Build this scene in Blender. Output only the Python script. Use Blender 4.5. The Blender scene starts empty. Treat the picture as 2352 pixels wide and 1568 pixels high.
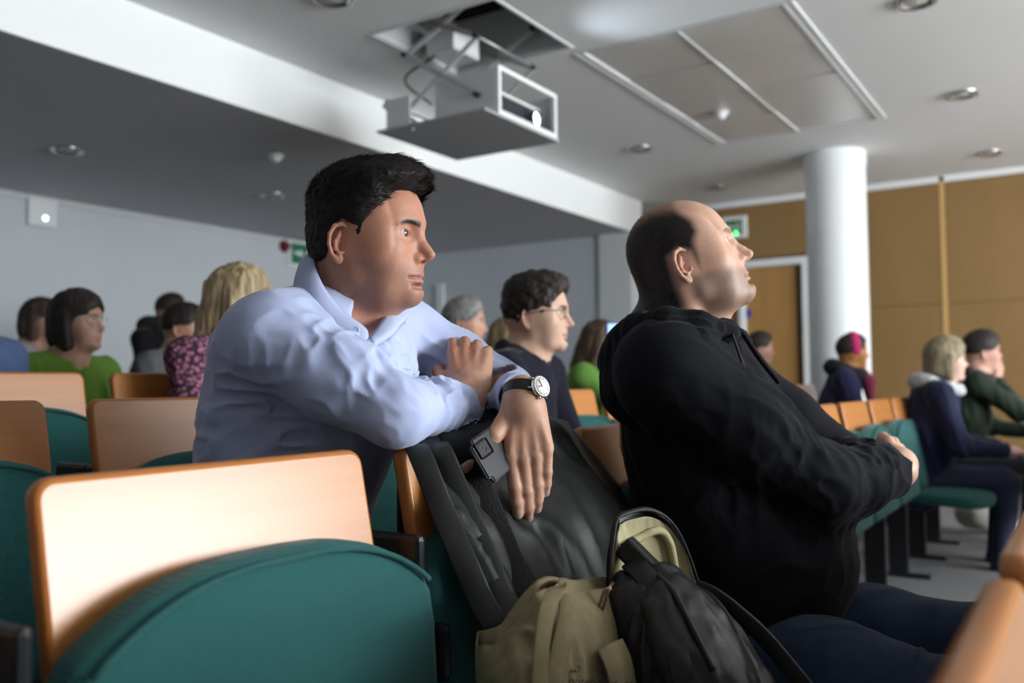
import bpy, bmesh, math, random
import numpy as np
from mathutils import Vector, Matrix
random.seed(7); np.random.seed(7)
SC = bpy.context.scene
COL = SC.collection
# ------------------------------------------------------------------ camera
PW, PH, FPX = 2352.0, 1568.0, 2041.4
CAM = np.array([0.0, 0.0, 0.957])
_yaw, _pit, _roll = 0.57914, 0.04816, -0.009145
_f = np.array([math.cos(_yaw)*math.cos(_pit), math.sin(_yaw)*math.cos(_pit), math.sin(_pit)])
_r = np.array([math.sin(_yaw), -math.cos(_yaw), 0.0]); _u = np.cross(_r, _f)
CR = _r*math.cos(_roll)+_u*math.sin(_roll); CU = -_r*math.sin(_roll)+_u*math.cos(_roll); CF = _f
def ray(x, y): return CF+CR*(x-PW/2)/FPX-CU*(y-PH/2)/FPX
def atY(x, y, v): d = ray(x, y); return CAM+d*(v-CAM[1])/d[1]
def atX(x, y, v): d = ray(x, y); return CAM+d*(v-CAM[0])/d[0]
def atZ(x, y, v): d = ray(x, y); return CAM+d*(v-CAM[2])/d[2]
def atD(x, y, v): return CAM+ray(x, y)*v
cam_d = bpy.data.cameras.new('camera'); cam = bpy.data.objects.new('camera', cam_d); COL.objects.link(cam)
cam_d.sensor_width = 36.0; cam_d.sensor_fit = 'HORIZONTAL'; cam_d.lens = 36.0*FPX/PW; cam_d.clip_start = 0.02
cam.matrix_world = Matrix(((CR[0], CU[0], -CF[0], CAM[0]), (CR[1], CU[1], -CF[1], CAM[1]), (CR[2], CU[2], -CF[2], CAM[2]), (0, 0, 0, 1)))
cam_d.dof.use_dof = True; cam_d.dof.focus_distance = 1.42; cam_d.dof.aperture_fstop = 2.8
SC.camera = cam
# ------------------------------------------------------------------ world, light, exposure
world = bpy.data.worlds.new('world'); SC.world = world; world.use_nodes = True
world.node_tree.nodes['Background'].inputs[0].default_value = (0.5, 0.55, 0.62, 1)
world.node_tree.nodes['Background'].inputs[1].default_value = 0.02
SC.view_settings.view_transform = 'Standard'; SC.view_settings.look = 'None'
SC.view_settings.gamma = 1.0; SC.view_settings.use_curve_mapping = False
SC.view_settings.exposure = -0.10
SCREEN_POWER = 25.0         # luminance of the lit projection screen at the front of the hall
# ------------------------------------------------------------------ helpers: materials
def hexc(h):
    h = h.lstrip('#'); c = [int(h[i:i+2], 16)/255 for i in (0, 2, 4)]
    return tuple(v/12.92 if v <= .04045 else ((v+.055)/1.055)**2.4 for v in c)
MATS = {}
def mat(name, color=(.5, .5, .5), rough=.5, metal=0., spec=.5, var=0., vscale=(8, 8, 8), bump=0., bscale=(40, 40, 40), emit=None, estr=0., sheen=0., coat=0., croug=.2, sss=0., attr=None, alpha=1., trans=0., detail=3.):
    if name in MATS: return MATS[name]
    if isinstance(color, str): color = hexc(color)
    m = bpy.data.materials.new(name); m.use_nodes = True; nt = m.node_tree; b = nt.nodes['Principled BSDF']
    b.inputs['Base Color'].default_value = (*color, 1); b.inputs['Roughness'].default_value = rough
    b.inputs['Metallic'].default_value = metal; b.inputs['Specular IOR Level'].default_value = spec
    if sheen: b.inputs['Sheen Weight'].default_value = sheen; b.inputs['Sheen Roughness'].default_value = .4
    if coat: b.inputs['Coat Weight'].default_value = coat; b.inputs['Coat Roughness'].default_value = croug
    if sss:
        b.inputs['Subsurface Weight'].default_value = sss; b.inputs['Subsurface Radius'].default_value = (1., .35, .2); b.inputs['Subsurface Scale'].default_value = .006
    if trans: b.inputs['Transmission Weight'].default_value = trans
    if alpha < 1: b.inputs['Alpha'].default_value = alpha
    if emit: b.inputs['Emission Color'].default_value = (*emit, 1); b.inputs['Emission Strength'].default_value = estr
    src = None
    tc = nt.nodes.new('ShaderNodeTexCoord')
    def noise(scale, det):
        mp = nt.nodes.new('ShaderNodeMapping'); mp.inputs['Scale'].default_value = scale
        nt.links.new(tc.outputs['Object'], mp.inputs[0])
        n = nt.nodes.new('ShaderNodeTexNoise'); n.inputs['Scale'].default_value = 1.; n.inputs['Detail'].default_value = det
        nt.links.new(mp.outputs[0], n.inputs['Vector']); return n
    if attr:
        a = nt.nodes.new('ShaderNodeAttribute'); a.attribute_name = attr; src = a.outputs['Color']
    if var:
        n = noise(vscale, detail)
        hsv = nt.nodes.new('ShaderNodeHueSaturation')
        mr = nt.nodes.new('ShaderNodeMapRange'); mr.inputs[1].default_value = .25; mr.inputs[2].default_value = .75
        mr.inputs[3].default_value = 1-var; mr.inputs[4].default_value = 1+var
        nt.links.new(n.outputs[0], mr.inputs[0]); nt.links.new(mr.outputs[0], hsv.inputs['Value'])
        if src: nt.links.new(src, hsv.inputs['Color'])
        else: hsv.inputs['Color'].default_value = (*color, 1)
        src = hsv.outputs[0]
    if src: nt.links.new(src, b.inputs['Base Color'])
    if bump:
        n2 = noise(bscale, 2.); bp = nt.nodes.new('ShaderNodeBump'); bp.inputs['Strength'].default_value = bump; bp.inputs['Distance'].default_value = .002
        nt.links.new(n2.outputs[0], bp.inputs['Height']); nt.links.new(bp.outputs[0], b.inputs['Normal'])
    MATS[name] = m; return m
# ------------------------------------------------------------------ helpers: meshes and objects
def pydata(name, V, Fc, m=None, parent=None, smooth=False, loc=None):
    me = bpy.data.meshes.new(name); me.from_pydata([tuple(map(float, v)) for v in V], [], [tuple(int(i) for i in f) for f in Fc]); me.update()
    return link(name, me, m, parent, smooth, loc)
WEMPTY = set()
def wempty(*a, **k): o = empty(*a, **k); WEMPTY.add(o.name); return o
def link(name, me, m=None, parent=None, smooth=False, loc=None):
    o = bpy.data.objects.new(name, me); COL.objects.link(o)
    if m is not None and not me.materials: me.materials.append(m if not isinstance(m, str) else MATS[m])
    if smooth: me.polygons.foreach_set('use_smooth', [True]*len(me.polygons))
    if parent is not None:
        o.parent = parent
        if parent.name in WEMPTY: o.matrix_parent_inverse = Matrix.Translation(-parent.location)   # parts given in world coordinates
    if loc is not None: o.location = tuple(map(float, loc))
    return o
def bmobj(name, bm, m=None, parent=None, smooth=False, loc=None):
    me = bpy.data.meshes.new(name); bm.normal_update(); bm.to_mesh(me); bm.free(); return link(name, me, m, parent, smooth, loc)
def empty(name, loc=(0, 0, 0), rotz=0., label=None, cat=None, group=None):
    o = bpy.data.objects.new(name, None); COL.objects.link(o); o.location = tuple(map(float, loc)); o.rotation_euler = (0, 0, rotz)
    o.empty_display_size = .05
    tag(o, label, cat, group); return o
def tag(o, label=None, cat=None, group=None, kind=None):
    if label: o['label'] = label
    if cat: o['category'] = cat
    if group: o['group'] = group
    if kind: o['kind'] = kind
    return o
def bm_box(bm, lo, hi, bev=0., seg=2, M=None):
    g = bmesh.ops.create_cube(bm, size=1.)['verts']
    lo = Vector(lo); hi = Vector(hi); c = (lo+hi)/2; s = hi-lo
    for v in g: v.co = Vector((v.co.x*s.x, v.co.y*s.y, v.co.z*s.z))+c
    if bev > 0:
        es = list({e for v in g for e in v.link_edges})
        r = bmesh.ops.bevel(bm, geom=es, offset=bev, segments=seg, affect='EDGES', profile=.5)
        g = list({v for f in r['faces'] for v in f.verts} | {v for v in g if v.is_valid})
    if M is not None:
        for v in g: v.co = M @ v.co
    return g
def box(name, lo, hi, m, parent=None, bev=0., seg=2, M=None, smooth=None):
    bm = bmesh.new(); bm_box(bm, lo, hi, bev, seg, M); return bmobj(name, bm, m, parent, smooth if smooth is not None else bev > 0 and False)
def frame_from(d, up=(0, 0, 1)):
    d = np.array(d, float); d /= np.linalg.norm(d); up = np.array(up, float)
    if abs(d@up) > .98: up = np.array([1., 0, 0])
    a = np.cross(up, d); a /= np.linalg.norm(a); b = np.cross(d, a); return a, b, d
def tube_data(pts, rad, n=8, closed=False, cap=True, flat=None, up=(0, 0, 1)):
    """swept tube; rad scalar or list; flat = (ra, rb) multipliers for a ribbon-like section"""
    pts = np.array(pts, float); k = len(pts)
    rad = np.full(k, rad) if np.isscalar(rad) else np.array(rad, float)
    V = []; Fc = []
    T = np.gradient(pts, axis=0) if not closed else (np.roll(pts, -1, 0)-np.roll(pts, 1, 0))
    a, b, _ = frame_from(T[0], up)
    for i in range(k):
        t = T[i]/(np.linalg.norm(T[i])+1e-12)
        a = a-t*(a@t); a /= np.linalg.norm(a)+1e-12; b = np.cross(t, a)
        for j in range(n):
            w = 2*math.pi*j/n; fa, fb = flat if flat else (1, 1)
            V.append(pts[i]+rad[i]*(fa*math.cos(w)*a+fb*math.sin(w)*b))
    m_ = k if closed else k-1
    for i in range(m_):
        for j in range(n):
            i2 = (i+1) % k; j2 = (j+1) % n
            Fc.append((i*n+j, i*n+j2, i2*n+j2, i2*n+j))
    if cap and not closed:
        Fc.append(tuple(range(n))[::-1]); Fc.append(tuple((k-1)*n+j for j in range(n)))
    return np.array(V), Fc
def merge(parts):
    V = []; Fc = []; o = 0
    for v, f in parts:
        V.append(np.asarray(v, float)); Fc += [tuple(i+o for i in q) for q in f]; o += len(v)
    return np.concatenate(V), Fc
def tube(name, pts, rad, m, parent=None, n=8, closed=False, flat=None, up=(0, 0, 1)):
    V, Fc = tube_data(pts, rad, n, closed, True, flat, up); return pydata(name, V, Fc, m, parent, True)
def spline(pts, n=40, closed=False):
    """Catmull-Rom through pts (any dimension)"""
    P = np.array(pts, float); k = len(P); out = []
    if closed: idx = lambda i: i % k; segs = k
    else: idx = lambda i: min(max(i, 0), k-1); segs = k-1
    for q in np.linspace(0, segs, n, endpoint=not closed):
        i = min(int(q), segs-1); t = q-i; p0, p1, p2, p3 = P[idx(i-1)], P[idx(i)], P[idx(i+1)], P[idx(i+2)]
        if not closed:
            if i == 0: p0 = 2*p1-p2
            if i == segs-1: p3 = 2*p2-p1
        out.append(.5*((2*p1)+(-p0+p2)*t+(2*p0-5*p1+4*p2-p3)*t*t+(-p0+3*p1-3*p2+p3)*t**3))
    return np.array(out)
def lathe_data(prof, n=32, c=(0, 0, 0), axis='Z'):
    V = []; Fc = []; k = len(prof)
    for i, (r, z) in enumerate(prof):
        for j in range(n):
            w = 2*math.pi*j/n; V.append((c[0]+r*math.cos(w), c[1]+r*math.sin(w), c[2]+z))
    for i in range(k-1):
        for j in range(n): Fc.append((i*n+j, i*n+(j+1) % n, (i+1)*n+(j+1) % n, (i+1)*n+j))
    if prof[0][0] > 1e-6: Fc.append(tuple(range(n))[::-1])
    if prof[-1][0] > 1e-6: Fc.append(tuple((k-1)*n+j for j in range(n)))
    return np.array(V), Fc
def lathe(name, prof, m, parent=None, n=32, c=(0, 0, 0), smooth=True):
    V, Fc = lathe_data(prof, n, c); return pydata(name, V, Fc, m, parent, smooth)
def autosmooth(o, deg=40):
    me = o.data; me.polygons.foreach_set('use_smooth', [True]*len(me.polygons)); me.set_sharp_from_angle(angle=math.radians(deg)); return o
# ================================================================== the room shell
CEIL = CAM[2]+1.755; SOF = CAM[2]+1.433; YF = 3.61; YB = 6.53; XW = 8.4; XL = -3.2; YFR = -5.2; FL = -.35
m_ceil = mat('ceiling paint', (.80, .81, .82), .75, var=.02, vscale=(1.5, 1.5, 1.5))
m_wall = mat('wall paint', (.56, .60, .635), .7, var=.02, vscale=(2, 2, 2))
m_white = mat('white gloss paint', (.78, .80, .81), .35)
m_trim = mat('grey white trim', (.6, .62, .63), .5)
m_carpet = mat('grey carpet', (.16, .16, .165), .95, var=.35, vscale=(60, 60, 60), bump=.6, bscale=(250, 250, 250))
m_dark = mat('dark void', (.004, .004, .005), .9)
m_panelw = mat('wall veneer', '#8a6c42', .42, var=.07, vscale=(40, 3, 1.2), bump=.04, bscale=(60, 60, 4), coat=.1)
m_joint = mat('pale joint strip', '#c9a268', .45)
m_door = mat('door veneer', '#a9804a', .45, var=.06, vscale=(30, 20, 1.5))
m_metal = mat('brushed metal panel', (.66, .64, .62), .36, metal=.15, var=.03, vscale=(3, 60, 3))
def struct(o): o['kind'] = 'structure'; return o
def quadbox(name, lo, hi, m, parent=None): 
    o = box(name, lo, hi, m, parent)
    return o if parent is not None else struct(o)
# floor: one carpeted tier for each row of seats
RP, RK = .778, .066
bm = bmesh.new()
for r in range(-3, 6):
    y0 = .85-.50+RP*r; y1 = y0+RP
    if r == 5: y1 = YB
    bm_box(bm, (XL, y0, FL-.2), (XW, y1, max(RK*r, -.198)))
struct(bmobj('floor', bm, m_carpet))
struct(box('floor_bounce', (XL, YFR, FL-.2), (XW, .85-.5-3*RP, -.198), mat('pale bounce floor', (.55, .50, .43), .5)))  # unseen pale floor, added to bounce screen light up to the ceiling
# ceiling with its openings
PX0, PX1, PY0, PY1 = 4.10, 6.24, 1.16, 2.20          # metal panel field
OX0, OX1, OY0, OY1 = 3.285, 3.985, 2.232, 2.962       # lift opening
bm = bmesh.new(); TH = .02
for a in [(XL, YFR, XW, PY0), (XL, PY0, PX0, PY1), (PX1, PY0, XW, PY1), (XL, PY1, XW, OY0), (XL, OY0, OX0, OY1), (OX1, OY0, XW, OY1), (XL, OY1, XW, YF)]:
    bm_box(bm, (a[0], a[1], CEIL), (a[2], a[3], CEIL+TH))
ceiling = struct(bmobj('ceiling', bm, m_ceil))
# lift shaft above the opening
bm = bmesh.new(); hz = CEIL+.30
for lo, hi in [((OX0-.02, OY0-.02, CEIL+TH), (OX0, OY1+.02, hz)), ((OX1, OY0-.02, CEIL+TH), (OX1+.02, OY1+.02, hz)), ((OX0, OY0-.02, CEIL+TH), (OX1, OY0, hz)), ((OX0, OY1, CEIL+TH), (OX1, OY1+.02, hz))]:
    bm_box(bm, lo, hi)
bmobj('shaft_lining', bm, mat('shaft board', (.55, .56, .57), .6), ceiling)
box('shaft_top', (OX0-.02, OY0-.02, hz), (OX1+.02, OY1+.02, hz+.02), m_dark, ceiling)
bm = bmesh.new(); w = .018
for lo, hi in [((OX0-w, OY0-w, CEIL-.006), (OX1+w, OY0, CEIL+.01)), ((OX0-w, OY1, CEIL-.006), (OX1+w, OY1+w, CEIL+.01)), ((OX0-w, OY0, CEIL-.006), (OX0, OY1, CEIL+.01)), ((OX1, OY0, CEIL-.006), (OX1+w, OY1, CEIL+.01))]:
    bm_box(bm, lo, hi, .002, 1)
bmobj('opening_trim', bm, m_white, ceiling)
# metal ceiling panels: 2 x 4
nx, ny = 4, 2; dx = (PX1-PX0)/nx; dy = (PY1-PY0)/ny
bm = bmesh.new(); bm_box(bm, (PX0+.006, PY0+.006, CEIL-.002), (PX0+dx-.006, PY0+dy-.006, CEIL+.012), .003, 1)
me0 = bpy.data.meshes.new('ceiling_panel'); bm.to_mesh(me0); bm.free(); me0.materials.append(m_metal)
for i in range(nx):
    for j in range(ny):
        o = link('ceiling_panel', me0, None, ceiling); o.location = (i*dx, j*dy, .004 if (i+j) % 2 else 0)
box('panel_backing', (PX0, PY0, CEIL+.03), (PX1, PY1, CEIL+.04), m_trim, ceiling)
for y in (PY0-.012, PY0-.05, PY1+.012, PY1+.05): box('panel_edge_strip', (PX0-.02, y-.008, CEIL-.008), (PX1+.02, y+.008, CEIL+.004), m_white, ceiling)
box('panel_edge_strip', (PX0, (PY0+PY1)/2-.006, CEIL-.006), (PX1, (PY0+PY1)/2+.006, CEIL+.004), m_white, ceiling)
for x in (PX0-.012, PX1+.012): box('panel_edge_strip', (x-.01, PY0-.02, CEIL-.006), (x+.01, PY1+.02, CEIL+.004), m_trim, ceiling)
# dropped soffit at the back
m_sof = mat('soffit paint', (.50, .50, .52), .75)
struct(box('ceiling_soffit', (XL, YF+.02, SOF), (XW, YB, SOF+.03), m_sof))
struct(box('trim_1', (XL, YF, SOF), (7.83, YF+.02, CEIL+TH), mat('lit fascia paint', (.90, .92, .92), .5)))  # fascia colour lightened to carry the stronger screen light falling on it
struct(box('wall_back', (XL, YB, -.4), (XW, YB+.1, SOF+.05), m_wall))
struct(box('trim_2', (XL, YB-.02, SOF-.045), (7.62, YB, SOF), m_trim))
# white pier and recessed side wall behind the fascia
struct(box('wall_recess', (7.62, 3.95, -.3), (7.72, YB, SOF), m_wall))
struct(box('wall_pier', (7.585, YF+.005, -.3), (7.83, 3.95, SOF+.02), mat('pier paint', (.72, .75, .77), .6)))
struct(box('wall_corner', (7.72, 3.99, -.3), (XW+.1, 4.09, CEIL+TH), m_wall)); struct(box('ceiling_corner', (7.83, YF, CEIL), (XW+.1, 4.0, CEIL+TH), m_ceil))
p = atX(1015, 700, 7.62)
struct(box('trim_3', (7.585, p[1]-.04, 0), (7.62, p[1]+.05, 2.05), m_white))
# veneered side wall made of separate panels
wall_side = struct(box('wall_side', (XW+.10, YFR, -.4), (XW+.16, YF+.4, CEIL), mat('wall batten', '#5a4424', .7)))
YJ = 1.047
cols = [(-5.2, -3.9), (-3.88, -2.62), (-2.6, -1.40), (-1.38, -.165), (-.16, YJ-.02), (YJ+.02, 2.19), (2.86, 3.36), (3.38, 4.0)]
zs = [-.35, CAM[2]+.62, CEIL-.045]
for (a, b) in cols:
    for z0, z1 in ((-.35, CAM[2]+.657), (CAM[2]+.66, CEIL-.045)):
        box('veneer_panel', (XW, a+.002, z0), (XW+.03, b-.002, z1), m_panelw, wall_side, .002, 1)
box('veneer_panel', (XW, 2.19, CAM[2]+1.19), (XW+.03, 2.86, CEIL-.045), m_panelw, wall_side, .002, 1)
box('joint_strip', (XW-.006, YJ-.02, -.35), (XW+.03, YJ+.02, CEIL-.03), m_joint, wall_side)
struct(box('trim_4', (XW-.03, YJ+.02, CEIL-.05), (XW+.03, YF, CEIL), m_white))
struct(box('trim_5', (XW-.03, YFR, CEIL-.05), (XW+.03, YJ-.02, CEIL), m_white))
# door in the side wall
DZ = CAM[2]+1.10
door = struct(box('door_1', (XW+.03, 2.25, -.3), (XW+.07, 2.80, DZ), m_door))
bm = bmesh.new()
for lo, hi in [((XW-.03, 2.19, -.3), (XW+.08, 2.25, DZ+.07)), ((XW-.03, 2.80, -.3), (XW+.08, 2.86, DZ+.07)), ((XW-.03, 2.25, DZ), (XW+.08, 2.80, DZ+.07))]: bm_box(bm, lo, hi, .006, 1)
bmobj('door_frame', bm, m_white, door)
box('door_edge', (XW+.02, 2.25, -.3), (XW+.035, 2.31, DZ-.01), mat('dark door edge', '#5f4422', .5), door)
V, Fc = lathe_data([(0, 0), (.045, 0), (.045, .004), (0, .004)], 24)
V = np.array([(XW+.028-v[2], 2.79+v[0]*.9, 1.62+v[1]) for v in V])
pydata('door_sign', V, Fc, mat('blue sign', '#2431a8', .4), door)
# remaining shell
struct(box('wall_left', (XL-.1, YFR, -.6), (XL, YB, CEIL), mat('left wall paint', (.20, .20, .21), .8)))
wall_front = struct(box('wall_front', (XL, YFR-.1, -.6), (XW+.1, YFR, CEIL), mat('front wall paint', (.5, .5, .5), .8)))
# round column
colm = struct(lathe('column', [(.222, -.3), (.222, CEIL-.12), (.228, CEIL-.12), (.228, CEIL)], mat('column paint', (.80, .83, .84), .42), n=48, c=(7.076, 1.625, 0)))
autosmooth(colm)
# ------------------------------------------------------------------ projection screen on the front wall (the light of the hall)
scr = empty('projection_screen', (4.0, YFR+.06, .80), 0, 'large lit white projection screen on the front wall', 'screen')
SCW, SCH = 4.8, 1.78
m_scr = mat('lit screen', (.8, .8, .8), .8, emit=(.92, .965, 1.0), estr=SCREEN_POWER)
box('screen_cloth', (-SCW/2, 0, .05), (SCW/2, .01, SCH), m_scr, scr)
box('screen_case', (-SCW/2-.08, -.05, SCH), (SCW/2+.08, .06, SCH+.09), m_white, scr)
box('bottom_bar', (-SCW/2, -.005, .02), (SCW/2, .02, .05), mat('black plastic', (.012, .012, .013), .45), scr)
# ================================================================== fixtures on ceiling and walls
m_blackpl = MATS['black plastic']
m_chrome = mat('satin chrome', (.55, .55, .56), .25, metal=.9)
m_lampg = mat('unlit lamp glass', (.62, .63, .60), .3)
def downlight(x, y, z, label, r=.085):
    e = empty('downlight', (x, y, z), 0, label, 'ceiling light', 'recessed round ceiling lights')
    lathe('rim', [(r*.72, .01), (r*.74, -.012), (r*.95, -.014), (r, -.004), (r, .004)], m_chrome, e)
    lathe('diffuser', [(r*.73, .006), (r*.5, -.006), (0.0001, -.012)], m_lampg, e)
for px, py, lab in [((1470), 340, 'round recessed ceiling light between projector and bald man'), (1645, 428, 'round recessed ceiling light just above the bald man at the wood wall'), (2105, 0, 'round recessed ceiling light cut by the top picture edge'), (2210, 215, 'round recessed ceiling light right of the metal ceiling panels'), (2272, 350, 'round recessed ceiling light nearest the wood wall at far right'), (765, -6, 'round recessed ceiling light left of the projector opening')]:
    p = atZ(px, py, CEIL); downlight(p[0], p[1], CEIL-.001, lab, .095)
for px, py, lab in [(155, 343, 'round downlight in the dark lowered soffit at far left'), (627, 447, 'round downlight in the dark soffit close to the dark haired man')]:
    p = atZ(px, py, SOF); downlight(p[0], p[1], SOF-.001, lab, .095)
def smoke(p, z, label):
    e = empty('smoke_detector', (p[0], p[1], z), 0, label, 'smoke detector')
    lathe('base', [(.052, 0), (.052, -.012), (.046, -.016), (.0001, -.016)], m_white, e)
    lathe('sensor_head', [(.034, -.016), (.034, -.03), (.026, -.042), (.0001, -.046)], m_white, e)
smoke(atZ(1655, 257, CEIL), CEIL-.003, 'white smoke detector on the metal ceiling panels')
smoke(atZ(632, 356, SOF), SOF, 'white smoke detector under the dark soffit')
# wireless access point on the back wall
p = atY(95, 488, YB); e = empty('access_point', (p[0], YB-.001, p[2]), 0, 'square white wireless access point with a lit blue dot on back wall', 'access point')
box('housing', (-.115, -.035, -.115), (.115, 0, .115), m_white, e, .025, 4)
V, Fc = lathe_data([(.017, 0), (.017, .002), (.0001, .002)], 20); V = np.array([(v[0]+.012, -.0355-v[2], v[1]-.045) for v in V])
pydata('status_light', V, Fc, mat('status led', (.5, .6, 1), .4, emit=(.45, .62, 1.), estr=9.), e)
def man_and_arrow(e, W, H, axis):
    # pictogram of a running figure with arrow, in the sign plane (u, v)
    S = []
    def pt(u, v, d=0.0): return (u, -d, v) if axis == 'Y' else (-d, -u, v)
    bmm = bmesh.new()
    def poly(q):
        vs = [bmm.verts.new(pt(u*W, v*H, .0015)) for u, v in q]; bmm.faces.new(vs)
    poly([(-.38, -.06), (-.15, -.06), (-.15, -.2), (.0, .02), (-.15, .24), (-.15, .1), (-.38, .1)])
    c = [(.2+.035*math.cos(t), .27+.08*math.sin(t)) for t in np.linspace(0, 6.0, 10)]; poly(c)
    poly([(.12, .2), (.22, .16), (.25, -.05), (.34, -.12), (.31, -.2), (.19, -.12), (.13, -.36), (.07, -.33), (.12, -.05)])
    poly([(.40, -.4), (.44, -.4), (.44, .4), (.40, .4)])
    return bmobj('pictogram', bmm, mat('sign white', (.75, .78, .75), .5), e)
m_green = mat('exit green', '#12583a', .5, emit=hexc('#12583a'), estr=.35)
def exit_sign(loc, axis, label, W=.34, H=.2):
    e = empty('exit_sign', loc, 0, label, 'exit sign')
    if axis == 'Y':
        box('case', (-W/2-.03, -.03, -H/2-.03), (W/2+.03, 0, H/2+.03), m_white, e, .006); box('green_face', (-W/2, -.033, -H/2), (W/2, -.028, H/2), m_green, e)
        V, Fc = lathe_data([(.02, 0), (.0001, .004)], 12); V = np.array([(v[0]+W*.3, -.036-v[2], v[1]-H/2-.005) for v in V])
    else:
        box('case', (-.03, -W/2-.04, -H/2-.04), (0, W/2+.04, H/2+.04), m_white, e, .006); box('green_face', (-.033, -W/2, -H/2), (-.028, W/2, H/2), m_green, e)
        V, Fc = lathe_data([(.02, 0), (.0001, .004)], 12); V = np.array([(-.036-v[2], v[0]-.02, v[1]-H/2+.01) for v in V])
    pydata('indicator_light', V, Fc, mat('green led', (.1, .8, .2), .4, emit=(.1, .9, .2), estr=4.), e)
    o = man_and_arrow(e, W, H, axis); o.location = (0, -.034, 0) if axis == 'Y' else (-.034, 0, 0)
p = atY(692, 585, YB); exit_sign((p[0], YB-.001, p[2]), 'Y', 'green exit sign on white back wall behind the dark haired man', .32, .2)
p = atX(1688, 523, XW); exit_sign((XW-.001, p[1], p[2]), 'X', 'green exit sign in white frame on wood wall above the door', .17, .14)
# red alarm beacon
p = atY(650, 566, YB); e = empty('alarm_beacon', (p[0], YB-.001, p[2]), 0, 'small dark red alarm beacon beside the exit sign', 'alarm')
V, Fc = lathe_data([(.06, 0), (.06, .02), (.045, .045), (.03, .075), (.0001, .085)], 20); V = np.array([(v[0], -v[2], v[1]) for v in V]); pydata('lens', V, Fc, mat('red beacon', '#6e0f1c', .35), e, True)
V, Fc = lathe_data([(.065, 0), (.065, .012), (.0001, .012)], 20); V = np.array([(v[0], -v[2], v[1]) for v in V]); pydata('base', V, Fc, m_white, e)
# ------------------------------------------------------------------ projector on its scissor lift
PZ = CAM[2]+1.262
X0, X1, Y0, Y1 = 3.31, 3.985, 2.30, 2.965
lift = empty('projector_lift', ((X0+X1)/2, (Y0+Y1)/2, PZ), 0, 'white motorised projector lift with scissor arms hanging from ceiling', 'projector lift')
cx, cy = (X0+X1)/2, (Y0+Y1)/2
m_lw = mat('lift white', (.66, .68, .69), .5); m_lg = mat('lift grey steel', (.42, .43, .44), .35, metal=.6); m_plate = mat('lift plate', (.40, .41, .43), .6)
L = lambda x, y, z: (x-cx, y-cy, z-PZ)
box('bottom_plate', L(X0, Y0, PZ), L(X1, Y1, PZ+.012), m_plate, lift, .002, 1)
# open front frame (faces the screen)
fx0, fx1, fz0, fz1 = X0+.12, X1-.01, PZ+.015, PZ+.25; fy = Y0+.005; t = .022
bm = bmesh.new()
for lo, hi in [((fx0, fy, fz0), (fx0+t, fy+t, fz1)), ((fx1-t, fy, fz0), (fx1, fy+t, fz1)), ((fx0+t, fy, fz0), (fx1-t, fy+t, fz0+t)), ((fx0+t, fy, fz1-t), (fx1-t, fy+t, fz1))]: bm_box(bm, L(*lo), L(*hi))
bmobj('front_frame', bm, m_white, lift)
box('side_plate', L(fx0, fy+t, PZ+.03), L(fx0+.006, Y1-.28, fz1-.01), m_lw, lift)
box('side_plate', L(fx1-.006, fy+t, PZ+.03), L(fx1, Y1-.28, fz1-.01), m_lw, lift)
box('rear_bracket', L(fx0-.1, Y1-.2, PZ+.012), L(fx0-.092, Y1-.05, PZ+.16), m_lw, lift)
box('rear_bracket', L(fx1-.03, Y1-.2, PZ+.012), L(fx1-.022, Y1-.05, PZ+.16), m_lw, lift)
# scissor arms on both sides, two stages
def bar(a, b, wd=.026, th=.006, m=m_lg, name='scissor_arm'):
    a = np.array(L(*a)); b = np.array(L(*b)); V, Fc = tube_data([a, b], 1., 4, False, True, None)
    d = (b-a)/np.linalg.norm(b-a); xh = np.array([1., 0, 0]); n2 = np.cross(d, xh); n2 /= np.linalg.norm(n2)
    V = []
    for q in (a, b):
        for s1, s2 in ((-1, -1), (1, -1), (1, 1), (-1, 1)): V.append(q+xh*s1*th/2+n2*s2*wd/2)
    return pydata(name, V, [(0, 1, 2, 3)[::-1], (4, 5, 6, 7), (0, 1, 5, 4), (1, 2, 6, 5), (2, 3, 7, 6), (3, 0, 4, 7)], m, lift)
zt = CEIL+.12; zm = (PZ+.2+zt)/2
for sx, xx in ((0, X0+.10), (1, X1-.06)):
    for (za, zb) in ((PZ+.12, zm), (zm, zt)):
        bar((xx, Y0+.12, za), (xx, Y1-.10, zb)); bar((xx+.012, Y1-.10, za), (xx+.012, Y0+.12, zb), m=m_lw)
    for z in (PZ+.12, zm, zt):
        for y in (Y0+.12, Y1-.10):
            V, Fc = lathe_data([(.013, 0), (.013, .03), (.0001, .03)], 12); V = np.array([(xx-cx-.006+v[2]-.01, y-cy+v[0], z-PZ+v[1]) for v in V]); pydata('pivot_bolt', V, Fc, m_blackpl, lift)
    for (za, zb) in ((PZ+.12, zm), (zm, zt)):
        y = (Y0+.12+Y1-.10)/2; V, Fc = lathe_data([(.012, 0), (.012, .03), (.0001, .03)], 12); V = np.array([(xx-cx-.012+v[2], y-cy+v[0], (za+zb)/2-PZ+v[1]) for v in V]); pydata('pivot_bolt', V, Fc, m_chrome, lift)
bar((X0+.04, Y1-.22, PZ+.01), (X0+.04, Y1-.02, PZ+.16), .05, .008, m_lw, 'corner_brace')
for y in (Y0+.12, Y1-.10):
    for z in (PZ+.12, zm): tube('cross_rod', [L(X0+.10, y, z), L(X1-.06, y, z)], .007, m_lg, lift, 8)
box('motor_box', L(X0+.25, Y1-.3, zm+.04), L(X1-.2, Y1-.12, zm+.16), m_lw, lift, .006)
tube('cable', spline([L(X0+.3, Y1-.12, PZ+.2), L(X0+.2, Y1-.02, PZ+.33), L(X0+.3, Y1-.2, PZ+.5), L(X0+.28, Y1-.2, CEIL+.3)], 24), .006, m_blackpl, lift, 8)
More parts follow.
